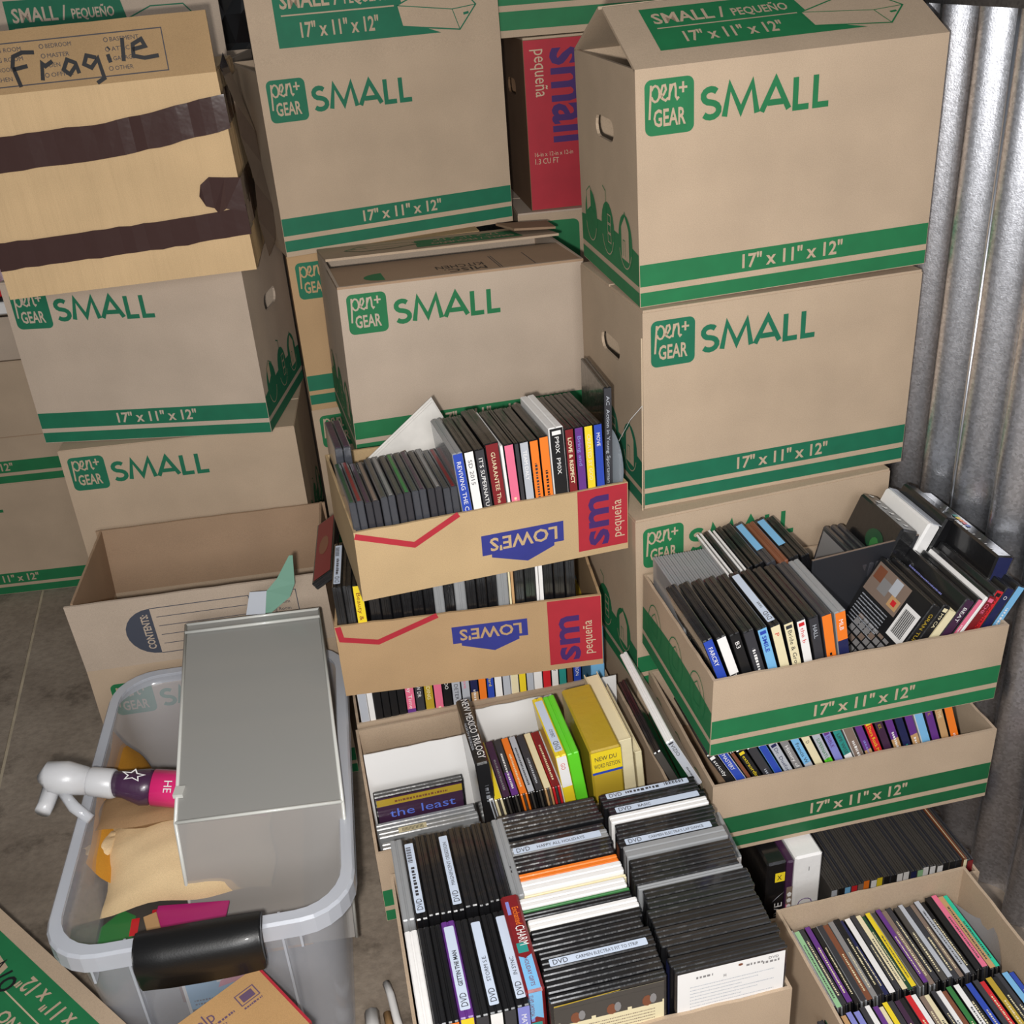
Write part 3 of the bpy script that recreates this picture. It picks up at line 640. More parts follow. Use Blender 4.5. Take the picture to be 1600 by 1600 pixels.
def row(tr, x, y, z, txt, where, d, h, kind='disc case', name='dvd_case', group='', style='dvd', up=False, lean=0, jit=0, rot=0, scale_t=1, rowdir=None, leanf=None, hf=0):
    """txt lines: case|spine|title|tc|t(mm)|opts"""
    Mt = TM(tr); its = parse(txt); n = len(its)
    for i, (c, s, ti, tcol, t, opt) in enumerate(its):
        t = float(t or 14)/1000*scale_t; dd, hh, st, seal, split, up_, topc = d, h, style, None, None, up, None
        for q in opt.split():
            k, _, v = q.partition('=')
            if k == 'h': hh = float(v)
            elif k == 'd': dd = float(v)
            elif k == 'st': st = v
            elif k == 'seal': seal = v.replace('_', ' ') or 'dvd'
            elif k == 'split': split = [float(z_) for z_ in v.split(',')]
            elif k == 'gap': x += float(v)
            elif k == 'top': topc = v.replace('_', ' ')
        ln = leanf(i/(max(1, n-1))) if leanf else lean
        ml = R(-ln)     # positive lean = tops toward +x
        jy = random.uniform(-jit, jit); hj = random.uniform(-hf, hf)
        if ln >= 0: piv = Matrix.Translation((x, y+jy, z)) @ Matrix.Rotation(R(ln), 4, 'Y') ; 
        else: piv = Matrix.Translation((x, y+jy, z)) @ Matrix.Translation((0, 0, t*math.sin(R(-ln)))) @ Matrix.Rotation(R(ln), 4, 'Y')
        if ln > 0: piv = Matrix.Translation((x, y+jy, z+t*math.sin(R(ln)))) @ Matrix.Rotation(R(ln), 4, 'Y')
        if ln < 0: piv = Matrix.Translation((x, y+jy, z)) @ Matrix.Rotation(R(ln), 4, 'Y')
        M = Mt @ piv
        cn = CNAME.get(c, c); desc = ' and '.join(s.split('/')[:2])+' spined' if s else cn
        if seal: desc += ' sealed' if not s else ' labelled'
        lb = '%s %s, %s %s' % (desc, kind, ordn(i+1), where)
        media(M, lb, 'disc case' if 'book' not in kind else 'book', name, t, dd, hh, c, s or None, ti, tcol or 'white', st, seal, group, up_, split, None, topc)
        x += (t+.0007)/math.cos(R(ln))
    return x
def column(tr, x, y, z, txt, where, d=.135, h=.19, group=''):
    """cases facing the viewer, one behind the other: the long top edge runs along x, spine on the left"""
    Mt = TM(tr); its = parse(txt)
    for i, (c, s, ti, tcol, t, opt) in enumerate(its):
        t = float(t or 14)/1000; seal = None; hh = h; gx = 0
        for q in opt.split():
            k, _, v = q.partition('=')
            if k == 'seal': seal = v.replace('_', ' ') or 'dvd'
            elif k == 'h': hh = float(v)
            elif k == 'x': gx = float(v)
        y -= t+.0009
        # local case x (thickness) -> tray y ; local y (depth) -> tray -x reversed : spine to the left
        M = Mt @ Matrix.Translation((x+gx+random.uniform(-.003, .003), y+t, z)) @ Matrix.Rotation(R(-90), 4, 'Z')
        cn = CNAME.get(c, c); lb = '%s%s disc case, %s %s' % (cn, ' sealed' if seal else '', ordn(i+1), where)
        media(M, lb, 'disc case', 'dvd_case', t, d, hh, c, s or None, ti, tcol or 'white', 'dvd', seal, group)
    return y
T0 = .005
# ---- right column of green-banded trays
R1, _ = tray('upper green-banded cut-down carton full of disc cases beside metal wall', (.241, 1.109, .392), 11.1, (.431, .272, .127), tx=1.0, ty=.9)
R2, _ = tray('lower green-banded cut-down carton of spine-out cases under the upper one', (.247, 1.110, .208), 9.9, (.432, .279, .127), base=.007, g=mat('deep_green_ink', (18, 92, 52), .6, noise=.08, scale=30, wear=.4))
Q, _ = tray('kraft tray of glossy slim cases on the floor below green-banded trays', (.298, 1.062, 0), 10.4, (.362, .27, .112), kind='plain')
P, _ = tray('kraft carton of upright music CDs in lower right corner', (.398, .594, 0), 10.4, (.285, .436, .186), kind='plain')
K1, _ = tray('top tan home-store tray of CDs and DVD spines, centre of photo', (-.222, 1.292, .566), 14.8, (.407, .285, .111), m=KW, tx=-.5, ty=.9, kind='lowes')
K2, _ = tray('second tan home-store tray packed with black cases under the top one', (-.279, 1.339, .366), 4.6, (.406, .26, .129), m=KO, kind='lowes', base=0)
K3, _ = tray('third cut-down tray of spine-out DVDs below the two tan trays', (-.275, 1.362, .170), 10.5, (.422, .19, .12), kind='plain')
carton('plain kraft carton on floor carrying the three stacked disc trays', (-.13, 1.44, 0), 9, (.26, .16, .165))
NN, _ = tray('kraft tray with white paper sheets, CDs and books, centre bottom', (-.223, 1.079, .160), 11.1, (.432, .275, .130))
O, _ = tray('kraft tray crammed with three columns of DVD cases at bottom centre', (-.147, .745, .160), 10.3, (.436, .303, .128), kind='plain')
carton('low plain kraft carton supporting the paper sheet tray', (-.06, 1.16, 0), 11, (.24, .20, .155)); carton('low plain kraft carton supporting the DVD column tray', (-.03, .84, 0), 10.3, (.26, .22, .155))
# R1 -------------------------------------------------
gC = 'disc cases in the upper green-banded tray'
row(R1, .052, .012, T0, '''
wrap|blue/navy|FARCRY|white|14|split=.55,.45
wrap|white/black|CURIOUS BUTTON|white|14|split=.35,.65
black|black/yellow|B3|white|14|split=.7,.3
wrap|charcoal|~|white|15|
black|light blue|SMILE|blue|14|
black|cream/tan|P|red|14|seal=text
black|cream|Bride & Groom|charcoal|14|split=1
wrap|white|the b|red|13|
wrap|charcoal/gold|HALL|silver|14|split=.7,.3
charcoal|orange/yellow|~|black|15|split=.6,.4
clear|orange/navy|MLB|white|16|split=.25,.75''', 'from left in upper green-banded tray', .135, .19, group=gC, leanf=lambda t: -20+9*t)
row(R1, .012, .125, T0, '\n'.join(['clear|||||']*0+['clear||||7|']*11), 'slim from left in back of upper green-banded tray', .125, .165, 'slim case', 'slim_disc_case', 'grey slim cases in upper tray', 'dvd', lean=-2)
row(R1, .150, .150, .028, '''
white||||3|gap=.0
white||||3|
black||||6|
white||||3|
white||||3|
black||||8|
black||||14|
charcoal|charcoal|||14|top=light_blue
brown||||14|
black|black|||15|top=light_blue
black||||13|''', 'in fanned back group of upper green-banded tray', .118, .172, 'disc case', 'fanned_disc_case', 'fanned cases in upper tray', leanf=lambda t: -24+6*t, jit=.004)
for i, xx in enumerate((.184, .226)):      # sky-blue printed panels facing up on two of the fanned cases
    pass
bd = thing('black_board', 'flat black board standing as divider in upper green-banded tray', 'board', M=TM(R1) @ Matrix.Translation((.205, .128, T0)) @ Matrix.Rotation(R(6), 4, 'Z') @ Matrix.Rotation(R(-3), 4, 'X'))
mb = MB(); mb.cbox((0, 0, 0), (.205, .004, .186), .001, mat('black_card', (30, 31, 36), .55, bump=.3, bscale=40)); mb.build('board', bd); mb = MB(); mb.box((0, .0005, .1862), (.205, .0035, .1868), pp('taupe')); mb.build('worn_edge', bd)
def cover(M, label, cat, t, d, h, case, spine, title, tc, fn=None, name='game_case', style='dvd', side=-1, extra=None, split=None):
    o = media(M, label, cat, name, t, d, h, case, spine, title, tc, style, split=split)
    if fn:
        mb = MB(); F = face((0, d, 0), (0, -1, 0), Z, (-1, 0, 0)) if side < 0 else face((t, 0, 0), (0, 1, 0), Z, (1, 0, 0)); fn(mb, F, d, h); mb.build('cover_art', o)
    return o
def art_back(mb, F, d, h):
    p_rect(mb, F, .002, .002, d-.002, h-.002, pp('black'), .0005)
    for (a, b, c, e, m) in ((.006, .138, .088, .184, 'taupe'), (.010, .160, .030, .180, 'brown'), (.030, .150, .052, .170, 'grey'), (.052, .160, .070, .182, 'silver'), (.062, .144, .084, .160, 'tan'), (.068, .148, .078, .156, 'red'), (.01, .05, .075, .085, 'brown'), (.095, .035, .125, .085, 'smoke')):
        p_rect(mb, F, a, b, c, e, pp(m), .0007+a*.001)
    for i in range(9): squig(mb, F, .012, .078, .091+i*.005, .002, pp('silver'), .0009)
    for i in range(4): squig(mb, F, .014, .070, .054+i*.007, .002, pp('cream'), .0011)
    p_rect(mb, F, .093, .115, .128, .166, pp('white'), .0009)
    for i in range(14): p_rect(mb, F, .098+i*.0017, .122, .098+i*.0017+.0007*(1+(i*7) % 2), .160, pp('black'), .0011)
    p_poly(mb, F, arc(.108, .070, .012, .018, 0, 360, 12)[:-1], pp('brown'), .0010)
def art_tiles(mb, F, d, h):
    for i in range(6):
        for j in range(9): p_rect(mb, F, .03+i*.013, .03+j*.011, .041+i*.013, .038+j*.011, pp('grey' if (i*3+j) % 4 else 'taupe'), .0007)
def art_navy(mb, F, d, h):
    p_rect(mb, F, .085, .09, .122, .14, pp('white'), .0006)
    for i in range(10): p_rect(mb, F, .09+i*.0028, .095, .0915+i*.0028, .115, pp('black'), .0008)
    for i in range(3): squig(mb, F, .02, .10, .155+i*.007, .0025, pp('lavender'), .0008)
gG = 'games and discs leaning right in upper tray'
def lean_row(x, y, items, lean, z=T0):
    Mt = TM(R1)
    for lb, t, d, h, case, spine, title, tc, fn, style, dy in items:
        M = Mt @ Matrix.Translation((x, y+dy, z+t*math.sin(R(lean)))) @ Matrix.Rotation(R(lean), 4, 'Y')
        cover(M, lb, 'game case', t, d, h, case, spine, title, tc, fn, style=style)
        x += (t+.0008)/math.cos(R(lean))
lean_row(.195, .012, [
 ('black case with grey tiled picture cover lying low between the two leaning groups', .010, .13, .10, 'black', 'charcoal', '', 'white', art_tiles, 'dvd', 0),
 ('second low black case tucked behind the tiled picture cover', .010, .13, .11, 'black', 'black', '', 'white', None, 'dvd', 0)], 40)
lean_row(.218, .012, [
 ('large black game case showing back cover with barcode sticker, leaning right', .015, .132, .19, 'black', 'black', 'GRAN TURISMO', 'gold', art_back, 'dvd', 0),
 ('black game case with white logo and gold title behind barcode case', .012, .130, .188, 'black', 'black', 'M9 CA', 'cream', None, 'dvd', 0),
 ('cream paged book leaning between black cases near metal wall', .014, .130, .175, 'cream', 'cream', '', 'black', None, 'book', 0),
 ('dark navy case with white label reading BEA, leaning right', .015, .140, .19, 'black', 'dark purple', 'BEAT', 'white', art_navy, 'dvd', 0),
 ('thin pink spined case leaning right beside navy case', .008, .135, .19, 'black', 'pink', '~', 'white', None, 'dvd', 0),
 ('thin white sleeve between pink and dark red spines', .004, .135, .192, 'white', 'white', '', 'white', None, 'box', 0),
 ('dark red spined case reading CHE, leaning right', .014, .135, .19, 'wrap', 'dark red', 'CHE', 'pink', None, 'dvd', 0)], 31)
lean_row(.326, .014, [
 ('bright red spined case with black capitals leaning right', .013, .135, .19, 'wrap', 'red', 'TA CONTROL', 'black', None, 'dvd', 0),
 ('navy spined case with round white emblem near metal wall', .014, .135, .19, 'black', 'navy', 'O', 'white', None, 'dvd', 0),
 ('orange and blue spined case outermost at metal wall side', .013, .135, .19, 'black', 'light blue/orange', '~', 'white', None, 'dvd', 0)], 27)
def dots(mb, F, d, h):
    for i in range(9): p_rect(mb, F, .012+i*.014, h-.012, .014+i*.014, h-.008, pp('white'), .0006)
    for i, c in enumerate(('blue', 'red', 'orange', 'yellow', 'teal')): p_rect(mb, F, .055+i*.006, h-.016, .060+i*.006, h-.009, pp(c), .0008)
M = TM(R1) @ Matrix.Translation((.392, .045, .050)) @ Matrix.Rotation(R(13), 4, 'Y')
o = media(M, 'long black box with tiny rainbow lettering leaning against metal wall', 'box', 'black_boxed_set', .026, .20, .165, 'black', 'navy', '', 'white', 'box')
mb = MB(); F = face((0, 0, .165), Y, (1, 0, 0), Z)
for i in range(11): p_rect(mb, F, .02+i*.014, .003, .022+i*.014, .007, pp('white'), .0006)
for i, c in enumerate(('blue', 'red', 'orange', 'yellow', 'teal')): p_rect(mb, F, .085+i*.008, .010, .092+i*.008, .017, pp(c), .0008)
mb.build('lettering', o)
Mt = TM(R1)
def backbox(lb, x, y, z, t, d, h, case, lean, fn=None, nm='boxed_set', sp=None):
    M = Mt @ Matrix.Translation((x, y, z+t*math.sin(R(lean)))) @ Matrix.Rotation(R(lean), 4, 'Y')
    o = media(M, lb, 'box', nm, t, d, h, case, sp, '', 'white', 'box')
    if fn: fn(o, t, d, h)
    return o
def xmarks(o, t, d, h):
    mb = MB(); F = face((0, 0, h), Y, (1, 0, 0), Z)
    for i in range(6): p_poly(mb, F, [(.012+i*.019, t*.45), (.020+i*.019, t*.40), (.018+i*.019, t*.7), (.014+i*.019, t*.65)], pp('white'), .0006)
    mb.build('lettering', o)
    mb = MB(); F = face((0, d, 0), (0, -1, 0), Z, (-1, 0, 0)); gm = pp('green'); gd = pp('dark green')
    p_poly(mb, F, arc(.075, .13, .022, .016, 0, 360, 14)[:-1], gd, .0005); p_poly(mb, F, arc(.078, .125, .010, .010, 0, 360, 10)[:-1], gm, .0007); mb.build('cover_art', o)
backbox('thick black boxed set with white marks on top edge, behind black board', .284, .150, .040, .030, .118, .172, 'black', 22, xmarks)
backbox('white boxed set with grey top between two black ones, near metal wall', .322, .150, .048, .022, .120, .17, 'white', 24, lambda o, t, d, h: [(lambda mb: (mb.box((t*.3, 0, h+.0002), (t, d, h+.0012), pp('silver')), mb.build('grey_lid', o)))(MB())])
backbox('black boxed set with slim white stripe nearest the metal wall', .350, .150, .052, .024, .118, .17, 'black', 24, None)
def greyface(o, t, d, h):
    mb = MB(); F = face((0, d, 0), (0, -1, 0), Z, (-1, 0, 0)); p_rect(mb, F, .006, .006, d-.006, h-.006, pp('grey'), .0005); p_poly(mb, F, arc(.075, .07, .018, .03, 0, 360, 10)[:-1], pp('pink'), .0007); mb.build('cover_art', o)
for i in range(3): backbox(['grey covered music CD foremost of three behind black board', 'middle thin CD of three behind black board', 'rear thin CD of three beside black boxed set'][i], .262+i*.0118, .145, .045, .0095, .118, .122, 'charcoal', 12, greyface if i == 0 else None, 'cd_case')
# R2 -------------------------------------------------
x = row(R2, .088, .010, T0, '''
black|black|strictly|white|13|h=.195
white|blue|MYMASTERY|white|15|h=.215
black|brown||white|6|
black|black|extraordinary|yellow|14|
black|charcoal|~|silver|15|
light blue|blue|~|white|12|
black|silver|Dr. Dueford|navy|15|
black|grey/white|History of Middle|white|14|
black|light blue/silver|Francis W|charcoal|14|split=.3,.7
black|cream|D|charcoal|14|
black|silver/lime|SUPERNATURE|green|14|split=.3,.7
black|lavender|BIBLE|purple|14|
black|teal/white|LIFE WISE|charcoal|14|split=.3,.7
white|taupe|~|white|16|
black|purple/tan/white|~|lavender|13|split=.3,.3,.4
black|red|Dora Rock Me Do|yellow|14|
black|dark purple|KK|gold|14|
black|purple/tan/white|~|white|14|split=.25,.3,.45
black|navy|~|teal|14|
black|purple/tan/white|~|white|14|split=.25,.3,.45
white|light blue/yellow|~|green|15|split=.6,.4
black|purple|K|gold|14|
black|tan|THE|cream|14|
black|orange|~|white|15|''', 'from left in lower green-banded tray', .135, .19, group='spine-out cases in lower green-banded tray', leanf=lambda t: -29+11*t, scale_t=.86)
M = TM(R2) @ Matrix.Translation((-.014, .03, .105)) @ Matrix.Rotation(R(-26), 4, 'Y')
media(M, 'long white case lying aslant over left rim of lower green-banded tray', 'disc case', 'dvd_case', .012, .215, .10, 'white', 'silver', 'VIZIO', 'charcoal', 'dvd')
M = TM(R2) @ Matrix.Translation((-.030, .045, .075)) @ Matrix.Rotation(R(-24), 4, 'Y')
media(M, 'dark long case lying aslant outside the white one at lower tray rim', 'disc case', 'dvd_case', .012, .17, .10, 'black', 'smoke', '', 'white', 'dvd')
# Q -------------------------------------------------
qs = ['smoke', 'smoke', 'charcoal', 'smoke', 'charcoal']
qsp = ['silver', 'black', 'light blue', 'red', 'taupe', 'orange', 'white', 'yellow', 'black', 'black', 'white', 'white', 'navy', 'pale green', 'white', 'white', 'white', 'black', 'black', 'black']
row(Q, .128, .014, T0+.002, '\n'.join('%s|%s||white|%s|' % (qs[i % 5], qsp[i], 9.9) for i in range(20)), 'from left in glossy row below the green-banded trays', .142, .125, 'slim case', 'slim_disc_case', 'glossy slim cases in floor tray', 'cd', lean=0, jit=.002, hf=.001)
media(TM(Q) @ Matrix.Translation((.3405, .012, T0)), 'thin orange-brown album at right end of glossy slim case row', 'album', 'book', .006, .15, .128, 'brown', 'cream', '', 'white', 'book')
media(TM(Q) @ Matrix.Translation((.347, .012, T0)), 'dark red spined case last in glossy row beside the metal wall', 'disc case', 'slim_disc_case', .0105, .15, .124, 'charcoal', 'dark red', '', 'white', 'cd')
bk = carton('plain kraft block at back of floor tray carrying the lower green-banded tray', tuple(TM(Q) @ Vector((.02, .172, T0))), 10.4, (.26, .08, .198))
def qbox(lb, x, t, d, h, case, fn, rot=0):
    M = TM(Q) @ Matrix.Translation((x, .022, T0)) @ Matrix.Rotation(R(rot), 4, 'Z'); o = media(M, lb, 'box', 'software_box', t, d, h, case, None, '', 'white', 'box'); mb = MB(); fn(mb, face((0, 0, 0), X, Z, (0, -1, 0)), t, h); mb.build('printed_lettering', o)
def f1(mb, F, t, h):
    p_rect(mb, F, t*.42, h-.038, t*.92, h-.020, pp('yellow')); p_text(mb, F, 'X', t*.52, h-.034, .010, pp('black'), .0008)
    p_text(mb, F, 'LIVE', t*.85, h-.118, t*.42, pp('white'), .0008, rot=90, width=.038); p_poly(mb, F, [(t*.3, h-.078), (t*.95, h-.060), (t*.6, h-.068)], pp('silver'))
qbox('black box with small yellow X sticker below the green-banded trays', .030, .030, .14, .196, 'black', f1)
def f2(mb, F, t, h):
    p_rect(mb, F, .001, 0, t-.001, h-.05, pp('taupe')); p_rect(mb, F, .001, 0, t*.6, h-.085, pp('pink'), .0006)
    for i in range(3): p_poly(mb, F, arc(t*.5, h-.065-i*.012, .004, .005, 90, 450, 5)[:-1], pp('white'), .0008)
qbox('narrow purple box between the black and white boxes in floor tray', .0605, .0115, .14, .193, 'dark purple', f2)
def f3(mb, F, t, h):
    p_poly(mb, F, arc(t*.5, h-.112, t*.32, .012, 0, 360, 14)[:-1], pp('purple')); p_stroke(mb, F, arc(t*.45, h-.094, t*.25, .009, 0, 300, 10), .0014, pp('purple')); p_rect(mb, F, t*.5, h-.03, t*.53, h-.022, pp('grey'))
qbox('plain white box with purple scribble beside glossy slim cases', .073, .042, .13, .197, 'white', f3)
media(TM(O) @ Matrix.Translation((.448, .205, .0)) @ Matrix.Rotation(R(-2), 4, 'Z'), 'clear grey case with white base wedged right of the DVD columns', 'disc case', 'dvd_case', .013, .10, .128, 'clear', 'white', '', 'white', 'dvd')
# P -------------------------------------------------
pt = '''taupe|silver
white|white
clear|pale green
black|charcoal
black|purple
black|black
clear|charcoal
brown|brown
clear|grey
black|black
black|navy
white|white
black|charcoal
cream|cream
green|dark green
cream|yellow
clear|smoke
purple|purple
clear|taupe
black|charcoal
charcoal|smoke
silver|silver
black|charcoal
brown|taupe
grey|silver
black|black
black|black
magenta|pink
orange|tan
mint|mint
black|black
clear|charcoal'''.split('\n')
tt = {3: '~', 7: '~', 13: '~', 15: '~', 17: '~', 26: '~', 23: '~', 9: '~', 4: '~'}
gP = 'music CDs standing spine up in corner carton'
def cdrow(x, y, z, cols, where, n0=0, names=None, thick=.0078, tags=()):
    Mt = TM(P)
    for i, ln in enumerate(cols):
        c, s_ = ln.split('|'); ti = '~' if (i*7+3) % 5 != 0 else ''
        tc_ = 'charcoal' if s_ in ('white', 'cream', 'yellow', 'silver', 'pale green', 'orange', 'mint', 'pink', 'tan') else 'cream'
        t = thick*random.uniform(.85, 1.12); hz = random.uniform(-.003, .003)
        M = Mt @ Matrix.Translation((x, y+random.uniform(-.003, .003), z+hz+.004)) @ Matrix.Rotation(R(-7), 4, 'Y') @ Matrix.Rotation(R(random.uniform(-.6, .6)), 4, 'Z')
        if c not in PAL: c = 'charcoal'
        o = media(M, '%s spined CD, %s from left in %s' % (s_, ordn(i+1), where), 'music CD', 'cd_case', t, .125, .142, 'clear' if c == 'clear' else ('black' if i % 3 else 'charcoal'), s_, ti, tc_, 'cd', None, gP, True)
        if i in tags:
            mb = MB(); cc = tags[i]; mb.box((t*.1, .004, .1425), (t*.9, .034, .1432), pp(cc)); F = face((0, 0, .1432), X, Y, Z); squig(mb, F, .010, .030, t*.35, t*.3, pp('black'), .0003, 1); mb.build('price_sticker', o)
        x += t+.0006
    return x
cdrow(.022, .300, T0, pt[:30], 'far row of corner carton')
p2 = '''black|charcoal
black|dark green
white|white
brown|brown
tan|tan
blue|lavender
blue|lavender
black|charcoal
white|white
purple|purple
cream|cream
yellow|yellow
black|charcoal
brown|dark purple
black|black
red|red
cream|white
brown|taupe
cream|cream
black|charcoal
white|white
brown|brown
green|green
white|white
black|black
blue|blue
black|charcoal
red|red
orange|gold
black|black
black|charcoal
blue|light blue
blue|blue
pink|pink
yellow|yellow
red|red'''.split('\n')
cdrow(.006, .165, T0, p2[:33], 'middle row of corner carton', tags={22: 'white', 23: 'yellow', 24: 'white', 25: 'orange', 27: 'orange', 29: 'white', 31: 'orange', 32: 'lime'})
cdrow(.006, .030, T0, p2[::-1][:33], 'near row of corner carton')
o = thing('plastic_sleeve', 'curled translucent plastic sleeve beside far CD row in corner carton', 'plastic sleeve', M=TM(P) @ Matrix.Translation((.258, .30, .02)))
mb = MB(); V = []; n = 10
for i in range(n+1):
    t_ = i/n; w_ = .118*t_; V += [(.004+.010*math.sin(t_*3), w_+.004, .02), (.004+.018*math.sin(t_*3.1)+.004*t_, w_+.006, .02+.115*math.sin(min(1, .45+t_*.75)*2.2))]
mb.add(V, [(2*i, 2*i+2, 2*i+3, 2*i+1) for i in range(n)], mat('film', (190, 196, 206), .2, coat=.5, alpha=.45)); mb.build('film', o, smooth=True)
# K1 -------------------------------------------------
g1 = 'twin CD packs in top tan tray'
cc = [('dark green', 'dark red'), ('dark purple', 'taupe'), ('smoke', 'grey'), ('smoke', 'green'), ('smoke', 'dark purple'), ('smoke', 'grey'), ('smoke', 'dark red')]
for i in range(7):
    t = .0212; x = .006+i*.0222
    o = thing('twin_cd_pack', 'shrink-wrapped thick twin CD pack, %s from left, dark grey spine, top tan tray' % ordn(i+1), 'music CD', M=TM(K1) @ Matrix.Translation((x, .008+random.uniform(-.003, .003), .026+random.uniform(-.004, .004))) @ Matrix.Rotation(R(-3), 4, 'Y'), group=g1)
    for k in (0, 1):
        mb = MB(); a = k*t/2; m_ = gl('charcoal') if i % 2 else mat('dusty_case', (64, 66, 72), .32, coat=.7, bump=.5, bscale=70)
        mb.cbox((a+.0004, 0, 0), (a+t/2-.0004, .142, .124), .0012, m_); b_ = mb.build('cd_case', o)
        mb = MB(); mb.cbox((a+.0028, .004, .1242), (a+t/2-.0032, .138, .1250), .0002, gl(cc[i][k], .4, .3)); mb.build('booklet_edge', b_)
for k in range(2):
    o = thing('cd_case', 'dusty CD standing apart in back left corner of top tan tray, %s one' % ('left', 'right')[k], 'music CD', M=TM(K1) @ Matrix.Translation((.006+k*.0125, .165, .045)))
    mb = MB(); mb.cbox((0, 0, 0), (.0115, .115, .124), .001, mat('dusty_case', (64, 66, 72), .32)); mb.build('case', o); mb = MB(); mb.cbox((.002, .004, .1242), (.0095, .111, .125), .0002, gl('dark purple')); mb.build('booklet_edge', o)
o = thing('paper_sheet', 'white papers leaning diagonally in top tan tray before the lidded carton', 'paper', M=TM(K1))
pw = mat('paper_worn', (206, 202, 196), .6, noise=.12, scale=25)
for k in range(3):
    q = [(.030, .185+k*.003, .108+k*.003), (.118, .185+k*.003, .045+k*.002), (.192, .200+k*.003, .150+k*.003), (.168, .205+k*.003, .203+k*.003)]
    mb = MB(); mb.hexa([q[0], q[1], (q[1][0], q[1][1]+.0008, q[1][2]), (q[0][0], q[0][1]+.0008, q[0][2]), q[3], q[2], (q[2][0], q[2][1]+.0008, q[2][2]), (q[3][0], q[3][1]+.0008, q[3][2])], pw); mb.build('sheet', o)
mb = MB(); mb.add([(.100, .1905, .115), (.118, .192, .122), (.116, .193, .137), (.096, .192, .131)], [(0, 1, 2, 3)], pp('taupe')); mb.build('picture', o)
o = media(TM(K1) @ Matrix.Translation((.150, .170, .04)) @ Matrix.Rotation(R(34), 4, 'Y'), 'blue and black covered case leaning under the white papers', 'disc case', 'dvd_case', .010, .02, .13, 'black', None)
mb = MB(); F = face((0, 0, 0), X, Z, (0, -1, 0)); p_rect(mb, F, .001, .0, .009, .12, pp('light blue')); mb.build('cover_art', o)
row(K1, .166, .006, T0+.004, '''
clear|blue|REVIVING THE CONSTITUTION|white|15|
black|white|SD 2015|charcoal|14|
black|charcoal|IT'S SUPERNATURAL|white|14|split=1
black|dark red|GUARANTEE The Power|cream|20|h=.198
white|white|||4|
black|pink|~|cream|14|
black|charcoal|||6|
black|silver/grey|TEAM DALY|white|13|
black|orange/cream|~|charcoal|13|
black|orange|~|black|14|h=.195
white|black|P90X  P90X|white|22|h=.205
black|dark red|LOVE & RESPECT|cream|13|h=.2
black|purple|Bring and|lavender|13|h=.2
black|yellow|CREATED BY GOD|cream|13|h=.2
black|blue|MOVE|white|13|h=.2''', 'from left of DVD row in top tan tray', .135, .192, group='DVDs in top tan tray', leanf=lambda t: -5+3*t)
media(TM(K1) @ Matrix.Translation((.385, .035, .060)) @ Matrix.Rotation(R(-6), 4, 'Z'), 'tall black DVD standing proud at right end of top tan tray', 'disc case', 'dvd_case', .012, .135, .190, 'wrap', 'charcoal', 'AC  Action in Young Sportsman', 'silver')
o = thing('loose_disc', 'clear loose disc edge poking from right end of top tan tray', 'disc', M=TM(K1) @ Matrix.Translation((.400, .05, .13)))
mb = MB(); F = face((0, 0, 0), Y, Z, (1, 0, 0)); p_poly(mb, F, arc(0, 0, .05, .05, 0, 360, 30)[:-1], mat('disc_clear', (200, 210, 220), .15, coat=1), .0006); p_poly(mb, F, arc(0, 0, .05, .05, 0, 360, 30)[:-1][::-1], mat('disc_clear', (200, 210, 220), .15), -.0006); mb.build('disc', o)
# K2 -------------------------------------------------
row(K2, .006, .004, T0, '''
wrap||||14|seal=bar
wrap||||14|
black|yellow/red|Beauty & Beast|dark red|15|split=.4,.6''' , 'from left in second tan tray', .135, .19, group='cases in second tan tray')
l2 = []
for i in range(22):
    c = {6: 'clear', 8: 'clear', 12: 'clear'}.get(i, 'black' if i % 3 else 'wrap'); sp_ = {13: 'cream', 14: 'olive' if 0 else 'gold'}.get(i, '')
    l2.append('%s|%s||white|%g|' % (c, sp_, 15 if i % 4 else 17))
l2[13] = 'cream|cream|||3|'; l2[14] = 'tan|tan|||4|'; l2[17] = 'white|white|||4|'; l2[18] = 'white|white|||6|'
row(K2, .055, .010, T0, '\n'.join(l2), 'from left in long dark row of second tan tray', .135, .187, group='cases in second tan tray', jit=.003, hf=.003)
o = media(TM(K2) @ Matrix.Translation((-.030, .060, .172)) @ Matrix.Rotation(R(58), 4, 'Y'), 'black DVD with dark red cover tucked at left end under top tan tray', 'disc case', 'dvd_case', .014, .19, .040, 'black', None)
mb = MB(); F = face((0, .19, 0), (0, -1, 0), Z, (-1, 0, 0)); p_rect(mb, F, .004, .004, .186, .037, pp('dark red'), .0006); p_poly(mb, F, arc(.09, .02, .03, .010, 0, 360, 9)[:-1], pp('brown'), .0009); mb.build('cover_art', o)
